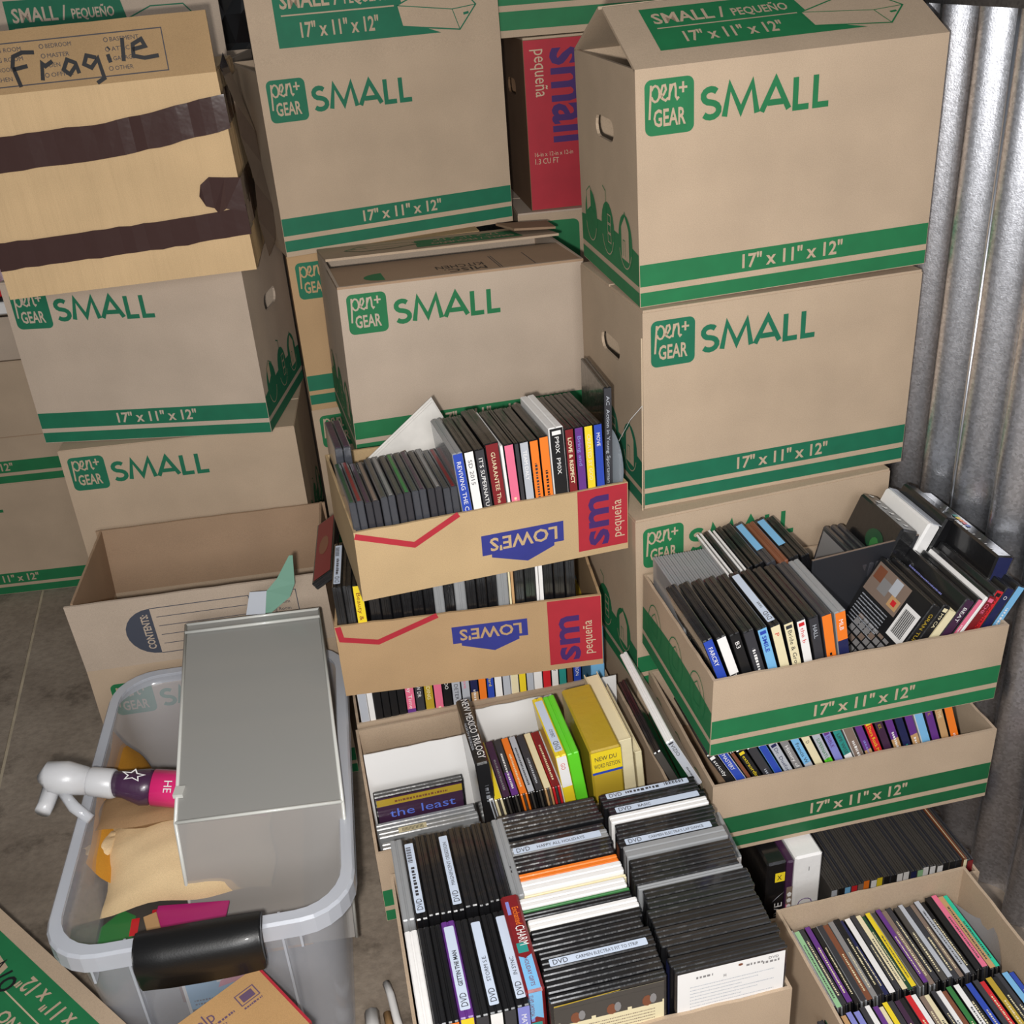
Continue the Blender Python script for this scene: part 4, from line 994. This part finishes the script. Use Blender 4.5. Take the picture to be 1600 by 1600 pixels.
# K3 -------------------------------------------------
row(K3, .008, .004, T0, '''
white|silver/red|O|white|14|split=.45,.55
white|white|||9|
black|black|||12|
wrap|black|||12|
black|black|||12|
wrap|black|||12|
black|pink/purple|Play Time|white|15|split=.35,.65
black|charcoal/black|NEW DR|white|14|
black|gold|FINDING|cream|15|
black|pink|~|cream|14|
black|black|MY DO|white|14|
black|silver|SEX DETER|charcoal|15|
black|silver|Foreve|pink|14|
black|navy/tan/blue|~|white|13|split=.3,.4,.3
black|orange|~|yellow|13|
black|blue|Standard|yellow|12|
black|white|YNAC|charcoal|13|
black|silver/green|NB|charcoal|13|
white|cream/yellow/lime|Yourt|lime|13|split=.4,.2,.4
black|yellow/lime|Youdb|green|12|
black|silver|I MIA|navy|12|
white|white|grey|charcoal|14|
black|red/black|TR|white|14|split=.6,.4
black|white|OBESITY|charcoal|12|
black|teal|D|white|13|
black|brown/white||white|10|
black|blue|EVOLUTION|white|14|''', 'from left in third tray below the tan trays', .135, .19, group='spine-out DVDs in third tray')
o = media(TM(K3) @ Matrix.Translation((.392, .002, .02)), 'light blue ring binder at right end of third tray', 'binder', 'ring_binder', .024, .17, .20, 'light blue', 'light blue', 'FL', 'blue', 'book')
mb = MB(); mb.box((.004, .01, .2004), (.020, .165, .2012), pp('gold')); mb.build('page_edge', o)
# N tray ----------------------------------------------
def sheet(lb, x0, y0, z0, w_, h_, ln=0, yaw=0, t=.0016, m='white', tilt=0):
    o = thing('paper_board', lb, 'paper board', M=TM(NN) @ Matrix.Translation((x0, y0, z0)) @ Matrix.Rotation(R(yaw), 4, 'Z') @ Matrix.Rotation(R(ln), 4, 'X'))
    mb = MB(); n = 10; V = []
    for i in range(n+1):
        a = w_*i/n; hh = h_+random.uniform(-.001, .001); V += [(a, 0, 0), (a, 0, hh), (a, t, hh), (a, t, 0)]
    mb.add(V, [(4*i+j, 4*i+4+j, 4*i+4+(j+1) % 4, 4*i+(j+1) % 4) for i in range(n) for j in range(4)]+[(3, 2, 1, 0), (4*n, 4*n+1, 4*n+2, 4*n+3)], pp(m)); mb.build('board', o); return o
sheet('blank white board standing at left in paper sheet tray', .006, .158, .004, .168, .160, -4)
sheet('smaller blank white board standing behind the CDs in same tray', .190, .225, .004, .125, .150, -4)
sheet('white leaf standing behind cream paperback at right of tray', .372, .225, .004, .05, .166, -2)
o = media(TM(NN) @ Matrix.Translation((.010, .136, .004)) @ Matrix.Rotation(R(-90), 4, 'Z'), 'DVD with gold banner and glowing blue script cover, in front of white board', 'disc case', 'dvd_case', .014, .135, .116, 'black', None)
mb = MB(); F = face((.014, 0, 0), Y, Z, (1, 0, 0)); p_rect(mb, F, .003, .002, .132, .113, pp('dark purple'), .0005); p_rect(mb, F, .003, .097, .132, .110, pp('gold'), .0007); squig(mb, F, .03, .11, .101, .004, pp('brown'), .0009)
p_text(mb, F, 'the least', .02, .073, .016, mat('paper_glow_blue', (96, 124, 226), .5), .0009, width=.10); mb.build('cover_art', o)
for k in range(3):
    o = media(TM(NN) @ Matrix.Translation((.006+k*.002, .116-k*.018, .006)) @ Matrix.Rotation(R(-90), 4, 'Z'), ['clear case behind the barcode stickered one in paper sheet tray', 'clear hazy case with barcode sticker on its top edge', 'hazy case in front of barcode case, purple speck at corner'][k], 'disc case', 'dvd_case', .0145, .150, (.070, .071, .066)[k], 'clear', None)
    if k == 1:
        mb = MB(); F = face((0, 0, .071), X, Y, Z); p_rect(mb, F, .002, .030, .0125, .072, pp('cream'), .0006)
        for i in range(16): p_rect(mb, F, .004, .036+i*.002, .011, .0368+i*.002, pp('black'), .0009)
        mb.build('barcode_sticker', o)
o = media(TM(NN) @ Matrix.Translation((.163, .020, .032)) @ Matrix.Rotation(R(-3), 4, 'Y'), 'tall black book lettered MEXICO on spine, standing beside the CDs', 'book', 'paperback_book', .020, .150, .200, 'black', 'black', '', 'white', 'box')
mb = MB(); F = face((0, 0, .200), X, (0, 1, 0), Z); p_text(mb, F, 'NEW MEXICO TRILOGY', .0075, .145, .0105, pp('white'), .0006, rot=-90, width=.135); p_text(mb, F, 'NORTH BORDER', .002, .090, .0035, pp('silver'), .0006, rot=-90, width=.06)
F = face((0, 0, 0), X, Z, (0, -1, 0)); p_rect(mb, F, .007, .17, .014, .185, pp('white')); squig(mb, F, .13, .16, .008, .006, pp('silver'), .0006, 1); mb.build('lettering', o)
row(NN, .188, .014, .030, '''
silver|white|||6|
cream|yellow||charcoal|11|
black|dark purple|~|grey|11|
black|charcoal/purple|~|white|11|split=.6,.4
orange|orange|~|cream|10|
black|silver|~|charcoal|10|
black|charcoal|~|silver|11|
tan|cream|||10|
red|dark red|~|cream|11|
white|silver|~|grey|10|''', 'from left of CD row in paper sheet tray', .125, .138, 'music CD', 'cd_case', 'CDs in paper sheet tray', 'cd', up=True, leanf=lambda t: -9+2*t)
row(NN, .287, .012, .034, '''
yellow|white/yellow/blue|GO|red|16|h=.19 split=.3,.3,.4 seal=DIEGO
lime|lime|||17|h=.19''', 'right of CD row in paper sheet tray', .135, .19, 'case', 'dvd_case', '', 'dvd', leanf=lambda t: -7)
o = media(TM(NN) @ Matrix.Translation((.323, .012, .030)) @ Matrix.Rotation(R(-3), 4, 'Y'), 'thick yellow bound book with blue stripe at foot of spine', 'book', 'hardcover_book', .046, .150, .188, 'gold', 'gold', '', 'white', 'box')
mb = MB(); F = face((0, 0, 0), X, Z, (0, -1, 0)); p_rect(mb, F, .001, .15, .045, .186, pp('yellow'), .001); p_rect(mb, F, .001, .146, .045, .15, pp('blue'), .0014)
p_text(mb, F, 'NEW DU', .006, .170, .008, pp('charcoal'), .0016, width=.032); p_text(mb, F, 'WORD FLETSON', .004, .157, .008, pp('charcoal'), .0016, width=.038); mb.build('lettering', o)
for k, (x_, t_, h_, lb) in enumerate(((.372, .022, .192, 'thick cream paperback standing tall near right wall of tray'), (.396, .011, .165, 'thinner cream paperback right of the thick one'))):
    o = media(TM(NN) @ Matrix.Translation((x_, .030, .020)) @ Matrix.Rotation(R(-4), 4, 'Y'), lb, 'book', 'paperback_book', t_, .165, h_, 'cream', None, '', 'white', 'book')
# O tray ----------------------------------------------
row(O, .007, .158, T0, '''
clear||||15|
black||||15|seal=bar
wrap||||14|
wrap||||14|
black||||15|seal=MAGNIFICENT_OBSESSION
wrap||||16|
wrap||||13|
wrap||||13|
wrap||||14|
clear||||15|''', 'from left in far left block of column tray', .135, .191, group='DVDs with tops up in column tray', jit=.002, hf=.002)
row(O, .007, .010, T0, '''
white|white|~|blue|15|
wrap|black|DVD|white|14|
black|orange/lavender|~|white|13|split=.5,.5
purple|yellow|~|green|16|seal=GETTIN_THE_MAN
wrap|charcoal|||15|
wrap|white|~|purple|15|seal=STORM_S.E.
black|charcoal|||14|
black|lavender|MATRIX|white|15|seal=IN_SYNC''', 'from left in near left block of column tray', .135, .191, group='DVDs with tops up in column tray', jit=.002, hf=.002)
o = media(TM(O) @ Matrix.Translation((.1265, .018, .012)), 'thick glossy red holiday boxed set between the DVD blocks', 'box', 'boxed_set', .022, .140, .192, 'dark red', None, '', 'white', 'box')
mb = MB()
for F, L_, up_ in ((face((0, 0, .192), X, Y, Z), .14, 1), (face((0, 0, 0), X, Z, (0, -1, 0)), .192, 0)):
    p_rect(mb, F, .004, L_-.032 if up_ else L_-.05, .008, L_-.012 if up_ else L_-.02, pp('lavender')); 
    if up_:
        p_text(mb, F, 'Enchanted', .010, .118, .008, pp('orange'), .0008, rot=-90, width=.026); p_text(mb, F, 'CHARM', .008, .090, .011, pp('white'), .0008, rot=-90, width=.028)
        p_poly(mb, F, [(.003, .002), (.018, .002), (.018, .048), (.010, .044), (.003, .048)], pp('light blue'), .0006); p_text(mb, F, 'HOLIDAY GIFTS', .008, .044, .005, pp('dark red'), .0009, rot=-90, width=.038); p_rect(mb, F, .004, .052, .016, .066, pp('teal'))
    else:
        p_poly(mb, F, [(.003, .145), (.010, .150), (.018, .145), (.018, .190), (.003, .190)], pp('light blue'), .0006); p_text(mb, F, 'HOLIDAY GIFTS', .008, .152, .005, pp('dark red'), .0009, rot=90, width=.034); p_rect(mb, F, .004, .12, .016, .14, pp('teal'))
mb.build('lettering', o)
random.seed(11)
column(O, .150, .300, T0, '''
wrap||||14|
wrap||||14|
black||||13|
wrap||||14|h=.185
clear||||15|seal=HAPPY_ALL_HOLIDAYS h=.188
black|purple|||13|
wrap||||14|
orange|orange|||13|h=.187
white|white|||18|h=.189
cream|yellow|||6|h=.184
white|white|||15|h=.188
green|green|||7|h=.186
black||||10|
white|cream|||15|
black||||14|
wrap||||14|
black||||13|
black||||14|seal=CARMEN_ELECTRA'S_FIT_TO_STRIP
wrap||||14|
wrap||||15|''', 'from back in middle column of DVD tray', group='front-facing DVDs in column tray')
column(O, .294, .300, T0, '''
black||||14|seal=bar
wrap||||12|
black||||14|seal=BASIC
white|white|||14|h=.192
wrap||||13|
wrap||||13|
black|brown|||14|seal=CARMEN_ELECTRA'S_LAP_DANCE
clear||||20|h=.193
wrap||||14|
wrap||||13|
wrap||||13|
clear||||7|
wrap||||14|
wrap||||14|
wrap||||13|
black||||14|
wrap||||13|
wrap||||13|
black||||13|
black|navy|||13|''', 'from back in right column of DVD tray', group='front-facing DVDs in column tray')
def frontart(x, fn, lb, y=.004):
    o = media(TM(O) @ Matrix.Translation((x, y+.014, T0)) @ Matrix.Rotation(R(-90), 4, 'Z'), lb, 'disc case', 'dvd_case', .0105, .135, .190, 'wrap', None)
    mb = MB(); F = face((.0105, 0, 0), Y, Z, (1, 0, 0)); fn(mb, F); mb.build('cover_art', o)
def fa1(mb, F):
    p_rect(mb, F, .004, .004, .131, .184, pp('cream'), .0005); p_rect(mb, F, .004, .154, .131, .184, pp('smoke'), .0007)
    p_poly(mb, F, [(.004, .182), (.08, .186), (.08, .187), (.004, .184)], pp('gold'), .0009)
    for a0, a1 in ((.010, .046), (.051, .088), (.093, .129)):
        p_rect(mb, F, a0, .150, a1, .176, pp('smoke'), .0009); p_poly(mb, F, arc((a0+a1)/2, .158, .006, .009, 0, 360, 9)[:-1], pp('brown'), .0011); p_poly(mb, F, arc((a0+a1)/2+.007, .160, .004, .008, 0, 360, 9)[:-1], pp('grey'), .0012)
    for i in range(5): squig(mb, F, .02, .12, .141-i*.005, .0016, pp('taupe'), .0009)
def fa2(mb, F):
    p_rect(mb, F, .003, .003, .132, .186, pp('white'), .0005)
    for a, b, n_ in ((.025, .173, 1), (.085, .175, 1), (.105, .172, 1)): squig(mb, F, a, a+.02, b, .004, pp('grey'), .0008)
    p_text(mb, F, 'H', .058, .166, .005, pp('charcoal'), .0008); p_text(mb, F, 'DVD', .112, .178, .004, pp('charcoal'), .0008, width=.012); p_poly(mb, F, arc(.078, .180, .003, .002, 0, 360, 8)[:-1], pp('brown'), .0008)
    for i in range(8): squig(mb, F, .018, .12-.02*(i % 3), .160-i*.0055, .0016, pp('silver'), .0008)
    for i in range(3): squig(mb, F, .02, .128, .112-i*.003, .002, pp('grey'), .0008)
frontart(.150, fa1, 'front DVD of middle column showing back cover with three photos', .001)
frontart(.294, fa2, 'front DVD of right column showing white printed back cover', .001)
# loose plastic strips on the floor left of the DVD tray
for lb, pts, r_, c in (('curved white plastic strip on floor left of DVD tray', [(-.243, 1.09, .016), (-.234, 1.066, .018), (-.224, 1.03, .016), (-.205, .975, .010)], .006, 'white'),
                       ('tan wooden stick lying beside curved white strip', [(-.240, 1.045, .007), (-.222, .975, .007)], .006, 'tan'),
                       ('short white block on floor at bottom frame edge', [(-.262, 1.045, .012), (-.250, .975, .012)], .011, 'white')):
    mb = MB(); P_ = [Vector(p) for p in pts]; mb.tube(P_, r_, pp(c), 8); tagm(mb.build('plastic_strip' if c == 'white' else 'wooden_stick', smooth=True), lb, 'strip')
# ================================================================== PLASTIC TOTE
CL = mat('clear_plastic', (205, 208, 216), .16, coat=.6, alpha=.25, bump=.05, bscale=30); CLR = mat('clear_plastic_rim', (205, 209, 218), .25, coat=.5, alpha=.62)
def rr(w_, d_, r, n=6, sk=0, z=0, cx=0, cy=0):
    pts = []
    for a, b, s_ in ((w_/2-r, d_/2-r, 0), (-w_/2+r, d_/2-r, 90), (-w_/2+r, -d_/2+r, 180), (w_/2-r, -d_/2+r, 270)):
        for i in range(n+1): t = R(s_+90*i/n); pts.append((cx+a+r*math.cos(t), cy+b+r*math.sin(t), z))
    return pts
TW, TD, TH = .388, .596, .330
tote = thing('storage_tote', 'large clear plastic tote with black handle grip, filled with mailers and bottle', 'storage tote', (-.4615, 1.219, 0), 7.2)
def loft(mb, loops, m, close=True):
    n = len(loops[0]); V = [p for l in loops for p in l]
    mb.add(V, [(k*n+i, k*n+(i+1) % n, (k+1)*n+(i+1) % n, (k+1)*n+i) for k in range(len(loops)-1) for i in range(n)], m)
mb = MB()
outer = [rr(TW-.085, TD-.085, .045, z=.004), rr(TW-.06, TD-.06, .055, z=.16), rr(TW-.036, TD-.036, .06, z=TH-.03), rr(TW-.032, TD-.032, .06, z=TH)]
inner = [rr(TW-.038, TD-.038, .057, z=TH), rr(TW-.042, TD-.042, .057, z=TH-.03), rr(TW-.066, TD-.066, .052, z=.16), rr(TW-.091, TD-.091, .042, z=.008)]
loft(mb, outer+inner, CL); n = len(outer[0]); mb.add(outer[0], [tuple(range(n))[::-1]], CL); mb.add(inner[-1], [tuple(range(n))], CL); mb.build('tub', tote, smooth=True)
mb = MB(); loft(mb, [rr(TW-.034, TD-.034, .06, z=TH-.003), rr(TW-.034, TD-.034, .06, z=TH+.002), rr(TW-.006, TD-.006, .068, z=TH+.002), rr(TW, TD, .07, z=TH-.002), rr(TW, TD, .07, z=TH-.026), rr(TW-.003, TD-.003, .069, z=TH-.026), rr(TW-.004, TD-.004, .069, z=TH-.004), rr(TW-.034, TD-.034, .06, z=TH-.003)], CLR); mb.build('rim', tote)
for sx in (-.095, .095):
    mb = MB(); mb.box((sx-.0015, -TD/2+.018, .05), (sx+.0015, -TD/2+.030, TH-.01), CLR); mb.build('rib', tote)
for sx in (-.135, .12):
    mb = MB(); mb.box((sx-.0015, -TD/2+.004, TH-.05), (sx+.0015, -TD/2+.02, TH-.005), CLR); mb.build('rib', tote)
for sy in (-1, 1):
    mb = MB(); V = []; bm = mat('black_grip', (12, 12, 13), .45, coat=.1, bump=.08, bscale=400)
    prof_ = [(-.032, -.048), (-.034, -.016), (-.032, -.006), (-.027, .002), (-.018, .007), (-.004, .009), (.010, .006), (.014, .0), (.012, -.004), (-.012, -.006), (-.018, -.02), (-.020, -.048)]
    xs_ = [-.076, -.073, -.04, 0, .04, .073, .076]; sc_ = [.92, 1, 1.04, 1.05, 1.04, 1, .92]
    for xx, k in zip(xs_, sc_): V += [(xx+.003, sy*(TD/2)+(-sy)*(-1)*0+ (a*k if sy < 0 else -a*k), TH+.012+b_*k) for a, b_ in prof_]
    q = len(prof_); fs = [(i*q+j, (i+1)*q+j, (i+1)*q+(j+1) % q, i*q+(j+1) % q) for i in range(6) for j in range(q)]+[tuple(range(q))[::-1], tuple(6*q+j for j in range(q))]
    mb.add(V, [f[::-1] for f in fs] if sy > 0 else fs, bm); mb.build('handle', tote, smooth=True)
TMX = TM(tote)
# drawer bin lying face down in the tote
DG = mat('grey_translucent_plastic', (150, 149, 145), .34, coat=.3, alpha=.88, bump=.06, bscale=30)
DF = mat('hazy_plastic_front', (182, 178, 174), .34, coat=.3, alpha=.5, bump=.06, bscale=30)
DE = mat('grey_plastic_edge', (198, 198, 192), .3, coat=.4)
def ZR(v): return Vector(v)
a0, a1, b0, b1 = Vector((-.487, 1.094, .361)), Vector((-.262, 1.112, .360)), Vector((-.548, 1.478, .430)), Vector((-.331, 1.496, .430))
dz = Vector((-.010, -.026, -.235)); dzf = Vector((0, .0, -.09))
dr = thing('drawer_bin', 'big grey translucent plastic drawer upside down on top of tote contents', 'plastic drawer', (0, 0, 0))
def shell(mb, quads, t, m):
    c = sum((sum(q, Vector()) for q in quads), Vector())/(4*len(quads))
    for q in quads:
        n_ = (q[1]-q[0]).cross(q[3]-q[0]).normalized(); ce = sum(q, Vector())/4
        if n_.dot(ce-c) < 0: n_ = -n_
        mb.hexa([p-n_*t for p in q]+list(q), m)
for nm, q in (('top_panel', [a0, a1, b1, b0]), ('front_panel', [a0+dz, a1+dz, a1, a0]), ('side_panel', [b0+dzf, a0+dz, a0, b0]), ('side_panel', [a1+dz, b1+dzf, b1, a1]), ('back_panel', [b1+dzf, b0+dzf, b0, b1])):
    mb = MB(); shell(mb, [q, [Vector((-.4, 1.29, .25))]*4], .0025, DG); mb.v = mb.v[:8]; mb.f = mb.f[:6]; mb.m = mb.m[:6]; mb.mats = [DF if nm == 'front_panel' else DG]; mb.build(nm, dr)
for p, q in ((a0, a1), (a0, a0+dz), (b0, b1), (a0, b0), (a1, b1), (a1, a1+dz)):
    mb = MB(); mb.tube([p, q], .0026, DE, 8); mb.build('edge_bead', dr, smooth=True)
fv = (b0-a0).normalized(); l0, l1 = b0-fv*.022+Vector((0, 0, .003)), b1-fv*.022+Vector((0, 0, .003))
mb = MB(); mb.tube([l0, l1], .0028, DE, 8); mb.build('lip', dr, smooth=True)
m0 = a0+fv*.045; mb = MB(); mb.box(m0+Vector((-.004, -.004, .0)), m0+Vector((.010, .014, .006)), DE); mb.build('tab', dr)
# mailers
def sack(name, label, cat, M, w_, d_, t, m, parts=(), sag=.2, seed=1, ns=14):
    o = thing(name, label, cat, M=M); rnd = random.Random(seed); mb = MB(); V = []
    ph = [rnd.uniform(0, 6) for _ in range(6)]
    for s_ in (1, -1):
        for i in range(ns+1):
            for j in range(ns+1):
                u, v = i/ns, j/ns; e = (max(0, math.sin(u*math.pi))**.35)*(max(0, math.sin(v*math.pi))**.35)
                wob = .12*math.sin(7*u+ph[0])*math.sin(5*v+ph[1])+.08*math.sin(17*u+9*v+ph[2])+.05*math.sin(23*v-11*u+ph[3])
                z = s_*t/2*(e*(1+wob)); V.append((w_*(u-.5)+.004*math.sin(9*v+ph[4]), d_*(v-.5)+.004*math.sin(11*u+ph[5]), z-sag*t*(2*u-1)**2))
    n1 = (ns+1)**2
    F_ = [(i*(ns+1)+j, (i+1)*(ns+1)+j, (i+1)*(ns+1)+j+1, i*(ns+1)+j+1) for i in range(ns) for j in range(ns)]
    mb.add(V, F_+[tuple(n1+k for k in f[::-1]) for f in F_], m); mb.build('padded_body', o, smooth=True); return o
RM = lambda x, y, z, rz=0, rx=0, ry=0: Matrix.Translation((x, y, z)) @ Matrix.Rotation(R(rz), 4, 'Z') @ Matrix.Rotation(R(ry), 4, 'Y') @ Matrix.Rotation(R(rx), 4, 'X')
PM = kraft('kraft_mailer', (212, 184, 142)); PM2 = kraft('kraft_mailer_dark', (150, 118, 84)); YM = kraft('yellow_mailer', (198, 138, 44))
sack('padded_mailer', 'yellow padded envelope curling along left wall of tote', 'envelope', RM(-.618, 1.245, .235, 12, 4, 66), .14, .28, .022, YM, seed=4)
sack('padded_mailer', 'pale kraft padded mailer bulging in front, partly under grey drawer', 'envelope', RM(-.500, 1.138, .262, 7, 20, 0), .235, .135, .050, PM, seed=2)
o = sack('padded_mailer', 'darker kraft mailer lying flat above the pale bulging one', 'envelope', RM(-.545, 1.222, .292, 6, -8, 4), .19, .12, .03, PM2, seed=8)
sack('padded_mailer', 'small crumpled kraft wrapper poking out left of the mailers', 'envelope', RM(-.618, 1.165, .268, 60, 10, 20), .075, .030, .02, PM, seed=12)
# filling below (cards, boxes) so that the tote reads full
for lb, p, sz, rz, c, nm in (('blue and white printed card seen through front wall of tote', (-.482, .964, .125), (.086, .004, .125), 7, 'light blue', 'printed_card'),
                             ('magenta card under the mailers beside black handle', (-.535, 1.025, .226), (.10, .05, .004), 0, 'magenta', 'greeting_card'),
                             ('brown folded paper scrap beside lime card in tote', (-.522, .995, .232), (.018, .06, .006), 25, 'tan', 'paper_scrap'),
                             ('lime green card corner beside brown paper scrap in tote', (-.540, 1.000, .226), (.03, .03, .003), 10, 'lime', 'greeting_card'),
                             ('dark picture card with green tree and red houses, front left of tote', (-.605, .990, .218), (.13, .10, .004), 8, 'smoke', 'picture_card'),
                             ('brown flat box below picture card at front of tote', (-.515, 1.02, .095), (.10, .08, .05), 8, 'brown', 'flat_box'),
                             ('kraft box deep in the tote under the grey drawer', (-.565, 1.14, .02), (.205, .25, .10), 8, 'tan', 'small_box')):
    o = thing(nm, lb, 'card' if 'card' in nm or 'scrap' in nm else 'box', M=RM(*p, rz)); mb = MB(); mb.cbox((0, 0, 0), sz, .0008, pp(c)); mb.build('body', o)
    if nm == 'picture_card':
        mb = MB(); F = face((0, 0, .004), X, Y, Z)
        p_poly(mb, F, [(.002, .005), (.05, .02), (.05, .07), (.03, .085), (.004, .06)], pp('green'), .0004)
        p_rect(mb, F, .045, .035, .056, .065, pp('red'), .0006); p_rect(mb, F, .072, .045, .080, .075, pp('red'), .0006); p_poly(mb, F, [(.0, .0), (.10, .03), (.10, .036), (.0, .008)], pp('silver'), .0007); mb.build('picture', o)
    if nm == 'printed_card':
        mb = MB(); F = face((0, 0, 0), X, Z, (0, -1, 0)); p_rect(mb, F, 0, .0, .085, .008, pp('white')); p_rect(mb, F, .0, 0, .004, .125, pp('white'), .0006); p_rect(mb, F, .004, .008, .06, .026, pp('navy'), .0006); p_text(mb, F, 'Cure', .008, .096, .016, pp('navy'), .0008, width=.034); p_text(mb, F, 'touch', .014, .086, .007, pp('navy'), .0008, width=.02)
        squig(mb, F, .01, .07, .033, .003, pp('navy'), .0008); squig(mb, F, .01, .07, .040, .003, pp('navy'), .0008); p_rect(mb, F, .045, .07, .085, .115, pp('white'), .0006); p_poly(mb, F, [(.05, .098), (.07, .104), (.07, .116), (.05, .112)], pp('lime'), .0009); p_poly(mb, F, [(.045, .06), (.085, .07), (.085, .085), (.05, .072)], pp('pink'), .0009); mb.build('lettering', o)
# spray bottle
WP = mat('milky_plastic', (206, 206, 208), .35, coat=.4, alpha=.9); CP = mat('clear_trigger', (215, 217, 222), .12, coat=.8, alpha=.6)
sb = thing('spray_bottle', 'spray bottle with white trigger, purple neck and pink body, hanging over tote', 'spray bottle', M=RM(-.672, 1.195, .362, -2, 0, 0) @ Matrix.Scale(1.15, 4))
def tb(nm, pts, rad, m, n=16, par=None): mb = MB(); mb.tube(pts, rad, m, n); return mb.build(nm, par or sb, smooth=True)
tb('pink_label', [(.10, 0, -.018), (.25, .004, -.045)], [.018, .020], gl('magenta', .3, .5)); PK = mat('hot_pink', (232, 44, 120), .35, coat=.4)
tb('body', [(.062, 0, -.008), (.075, 0, -.010), (.095, .0, -.016), (.104, .002, -.018), (.108, .002, -.019)], [.016, .017, .0225, .0225, .021], gl('dark purple', .2, .8))
tb('pink_label', [(.1085, .002, -.0190), (.25, .006, -.047)], [.0228, .026], PK)
tb('collar', [(.030, 0, -.002), (.034, 0, -.002), (.060, 0, -.008), (.064, 0, -.008)], [.016, .018, .0185, .017], WP, 24)
tb('spray_head', [(-.018, -.004, .006), (-.014, -.003, .010), (.005, -.001, .006), (.032, 0, -.002)], [.014, .0205, .0215, .0165], WP)
tb('nozzle', [(-.012, -.002, .0), (-.014, -.030, -.010), (-.015, -.040, -.012)], [.012, .010, .0095], WP, 12)
tb('trigger', [(.002, -.014, -.004), (.020, -.030, -.016), (.042, -.042, -.026)], [.006, .0075, .0065], CP, 10)
mb = MB(); F = face((.092, -.006, .0085), (.95, 0, -.25), (.1, .8, .2), (0, -.1, 1)); st = [(.014*math.cos(R(90+36*i))*(1 if i % 2 == 0 else .45), .010*math.sin(R(90+36*i))*(1 if i % 2 == 0 else .45)) for i in range(10)]
p_stroke(mb, F, st, .0016, pp('white'), .001, True); mb.build('star', sb)
mb = MB(); F = face((.134, -.015, .002), (.95, 0, -.25), (.1, .8, .2), (0, -.1, 1)); p_text(mb, F, 'HE', .0, -.002, .010, pp('white'), .006, rot=-80, width=.02); mb.build('lettering', sb)
# strip of teal and white paper behind the drawer
o = thing('paper_tag', 'curling teal and white paper tag sticking up behind grey drawer', 'paper tag', (0, 0, 0)); pts = [(-.440, 1.500, .425), (-.425, 1.505, .470), (-.405, 1.50, .515), (-.385, 1.495, .555)]
for nm, p_, c, wd in (('white_part', pts[:2], 'silver', .022), ('teal_part', [pts[1], pts[2], pts[3]], None, .022)):
    mb = MB(); V = []
    if c: V = [(-.452, 1.494, .43), (-.420, 1.494, .43), (-.440, 1.500, .470), (-.412, 1.500, .470)]; fs = [(0, 1, 3, 2)]
    else: V = [(-.424, 1.496, .43), (-.410, 1.496, .43), (-.412, 1.500, .470), (-.376, 1.500, .455), (-.392, 1.503, .49), (-.364, 1.50, .480), (-.366, 1.506, .53), (-.360, 1.506, .53)]; fs = [(0, 1, 3, 2), (2, 3, 5, 4), (4, 5, 7, 6)]
    mb.add(V, fs, pp('silver') if c else mat('teal_paper', (110, 150, 132), .5)); mb.build(nm, o)
# small open kraft box in front of the tote
HB = kraft('kraft_small_box', (186, 146, 98))
hb = thing('small_shipping_box', 'small worn kraft shipping box with purple print before the tote', 'cardboard box', M=RM(-.366, .934, .0, 222.5, 0, 0))
hm = MB(); 
w_, l_, h_ = .118, .20, .262
mb = MB(); mb.box((0, 0, h_-.003), (l_, w_, h_), HB); f_ = mb.build('top_panel', hb)
for nm, a, b in (('side_panel', (0, 0, 0), (l_, .003, h_-.003)), ('side_panel', (0, w_-.003, 0), (l_, w_, h_-.003)), ('end_panel', (0, .003, 0), (.003, w_-.003, h_-.003)), ('end_panel', (l_-.003, .003, 0), (l_, w_-.003, h_-.003))):
    mb = MB(); mb.box(a, b, HB); mb.build(nm, hb)
mb = MB(); mb.box((-.001, .0, h_-.004), (.0022, w_, h_+.0006), REDI); mb.build('red_edge_tape', hb)
mb = MB(); F = face((0, 0, h_), (-1, 0, 0), (0, -1, 0), Z); pk = mat('violet_ink', (96, 74, 100), .7)
p_stroke(mb, F, [(-.045, -.020), (-.020, -.020), (-.020, -.038), (-.045, -.038)], .0014, pk, closed=True); p_rect(mb, F, -.041, -.035, -.024, -.023, pk); squig(mb, F, -.045, -.02, -.045, .003, pk, .0006)
p_text(mb, F, 'Help', -.112, -.030, .018, pk, .0006, width=.036); squig(mb, F, -.115, -.055, -.038, .0035, pk, .0006); squig(mb, F, -.115, -.07, -.045, .0035, pk, .0006); mb.build('printed_lettering', hb)
# crumpled scrap and dirt on the floor
mb = MB(); mb.cbox((-.835, 1.50, .001), (-.815, 1.515, .012), .004, pp('silver')); tagm(mb.build('paper_scrap'), 'tiny pale scrap of paper on concrete beside contents box', 'scrap')

o = thing('black_plastic_bag', 'shiny black plastic bag crammed in gap between taped box and centre back carton', 'plastic bag', (-.470, 2.62, 0), 5)
mb = MB(); V = []; rnd = random.Random(5); nh, nr = 26, 14
for i in range(nh+1):
    for j in range(nr):
        t = j*2*math.pi/nr; r_ = 1+.18*math.sin(i*1.7+j*2.1)+.12*rnd.uniform(-1, 1); V.append((.125*math.cos(t)*r_, .055*math.sin(t)*r_, 1.52*i/nh))
mb.add(V, [(i*nr+j, i*nr+(j+1) % nr, (i+1)*nr+(j+1) % nr, (i+1)*nr+j) for i in range(nh) for j in range(nr)]+[tuple(nh*nr+j for j in range(nr))], mat('black_film', (18, 18, 20), .3, coat=.5)); mb.build('crumpled_film', o)
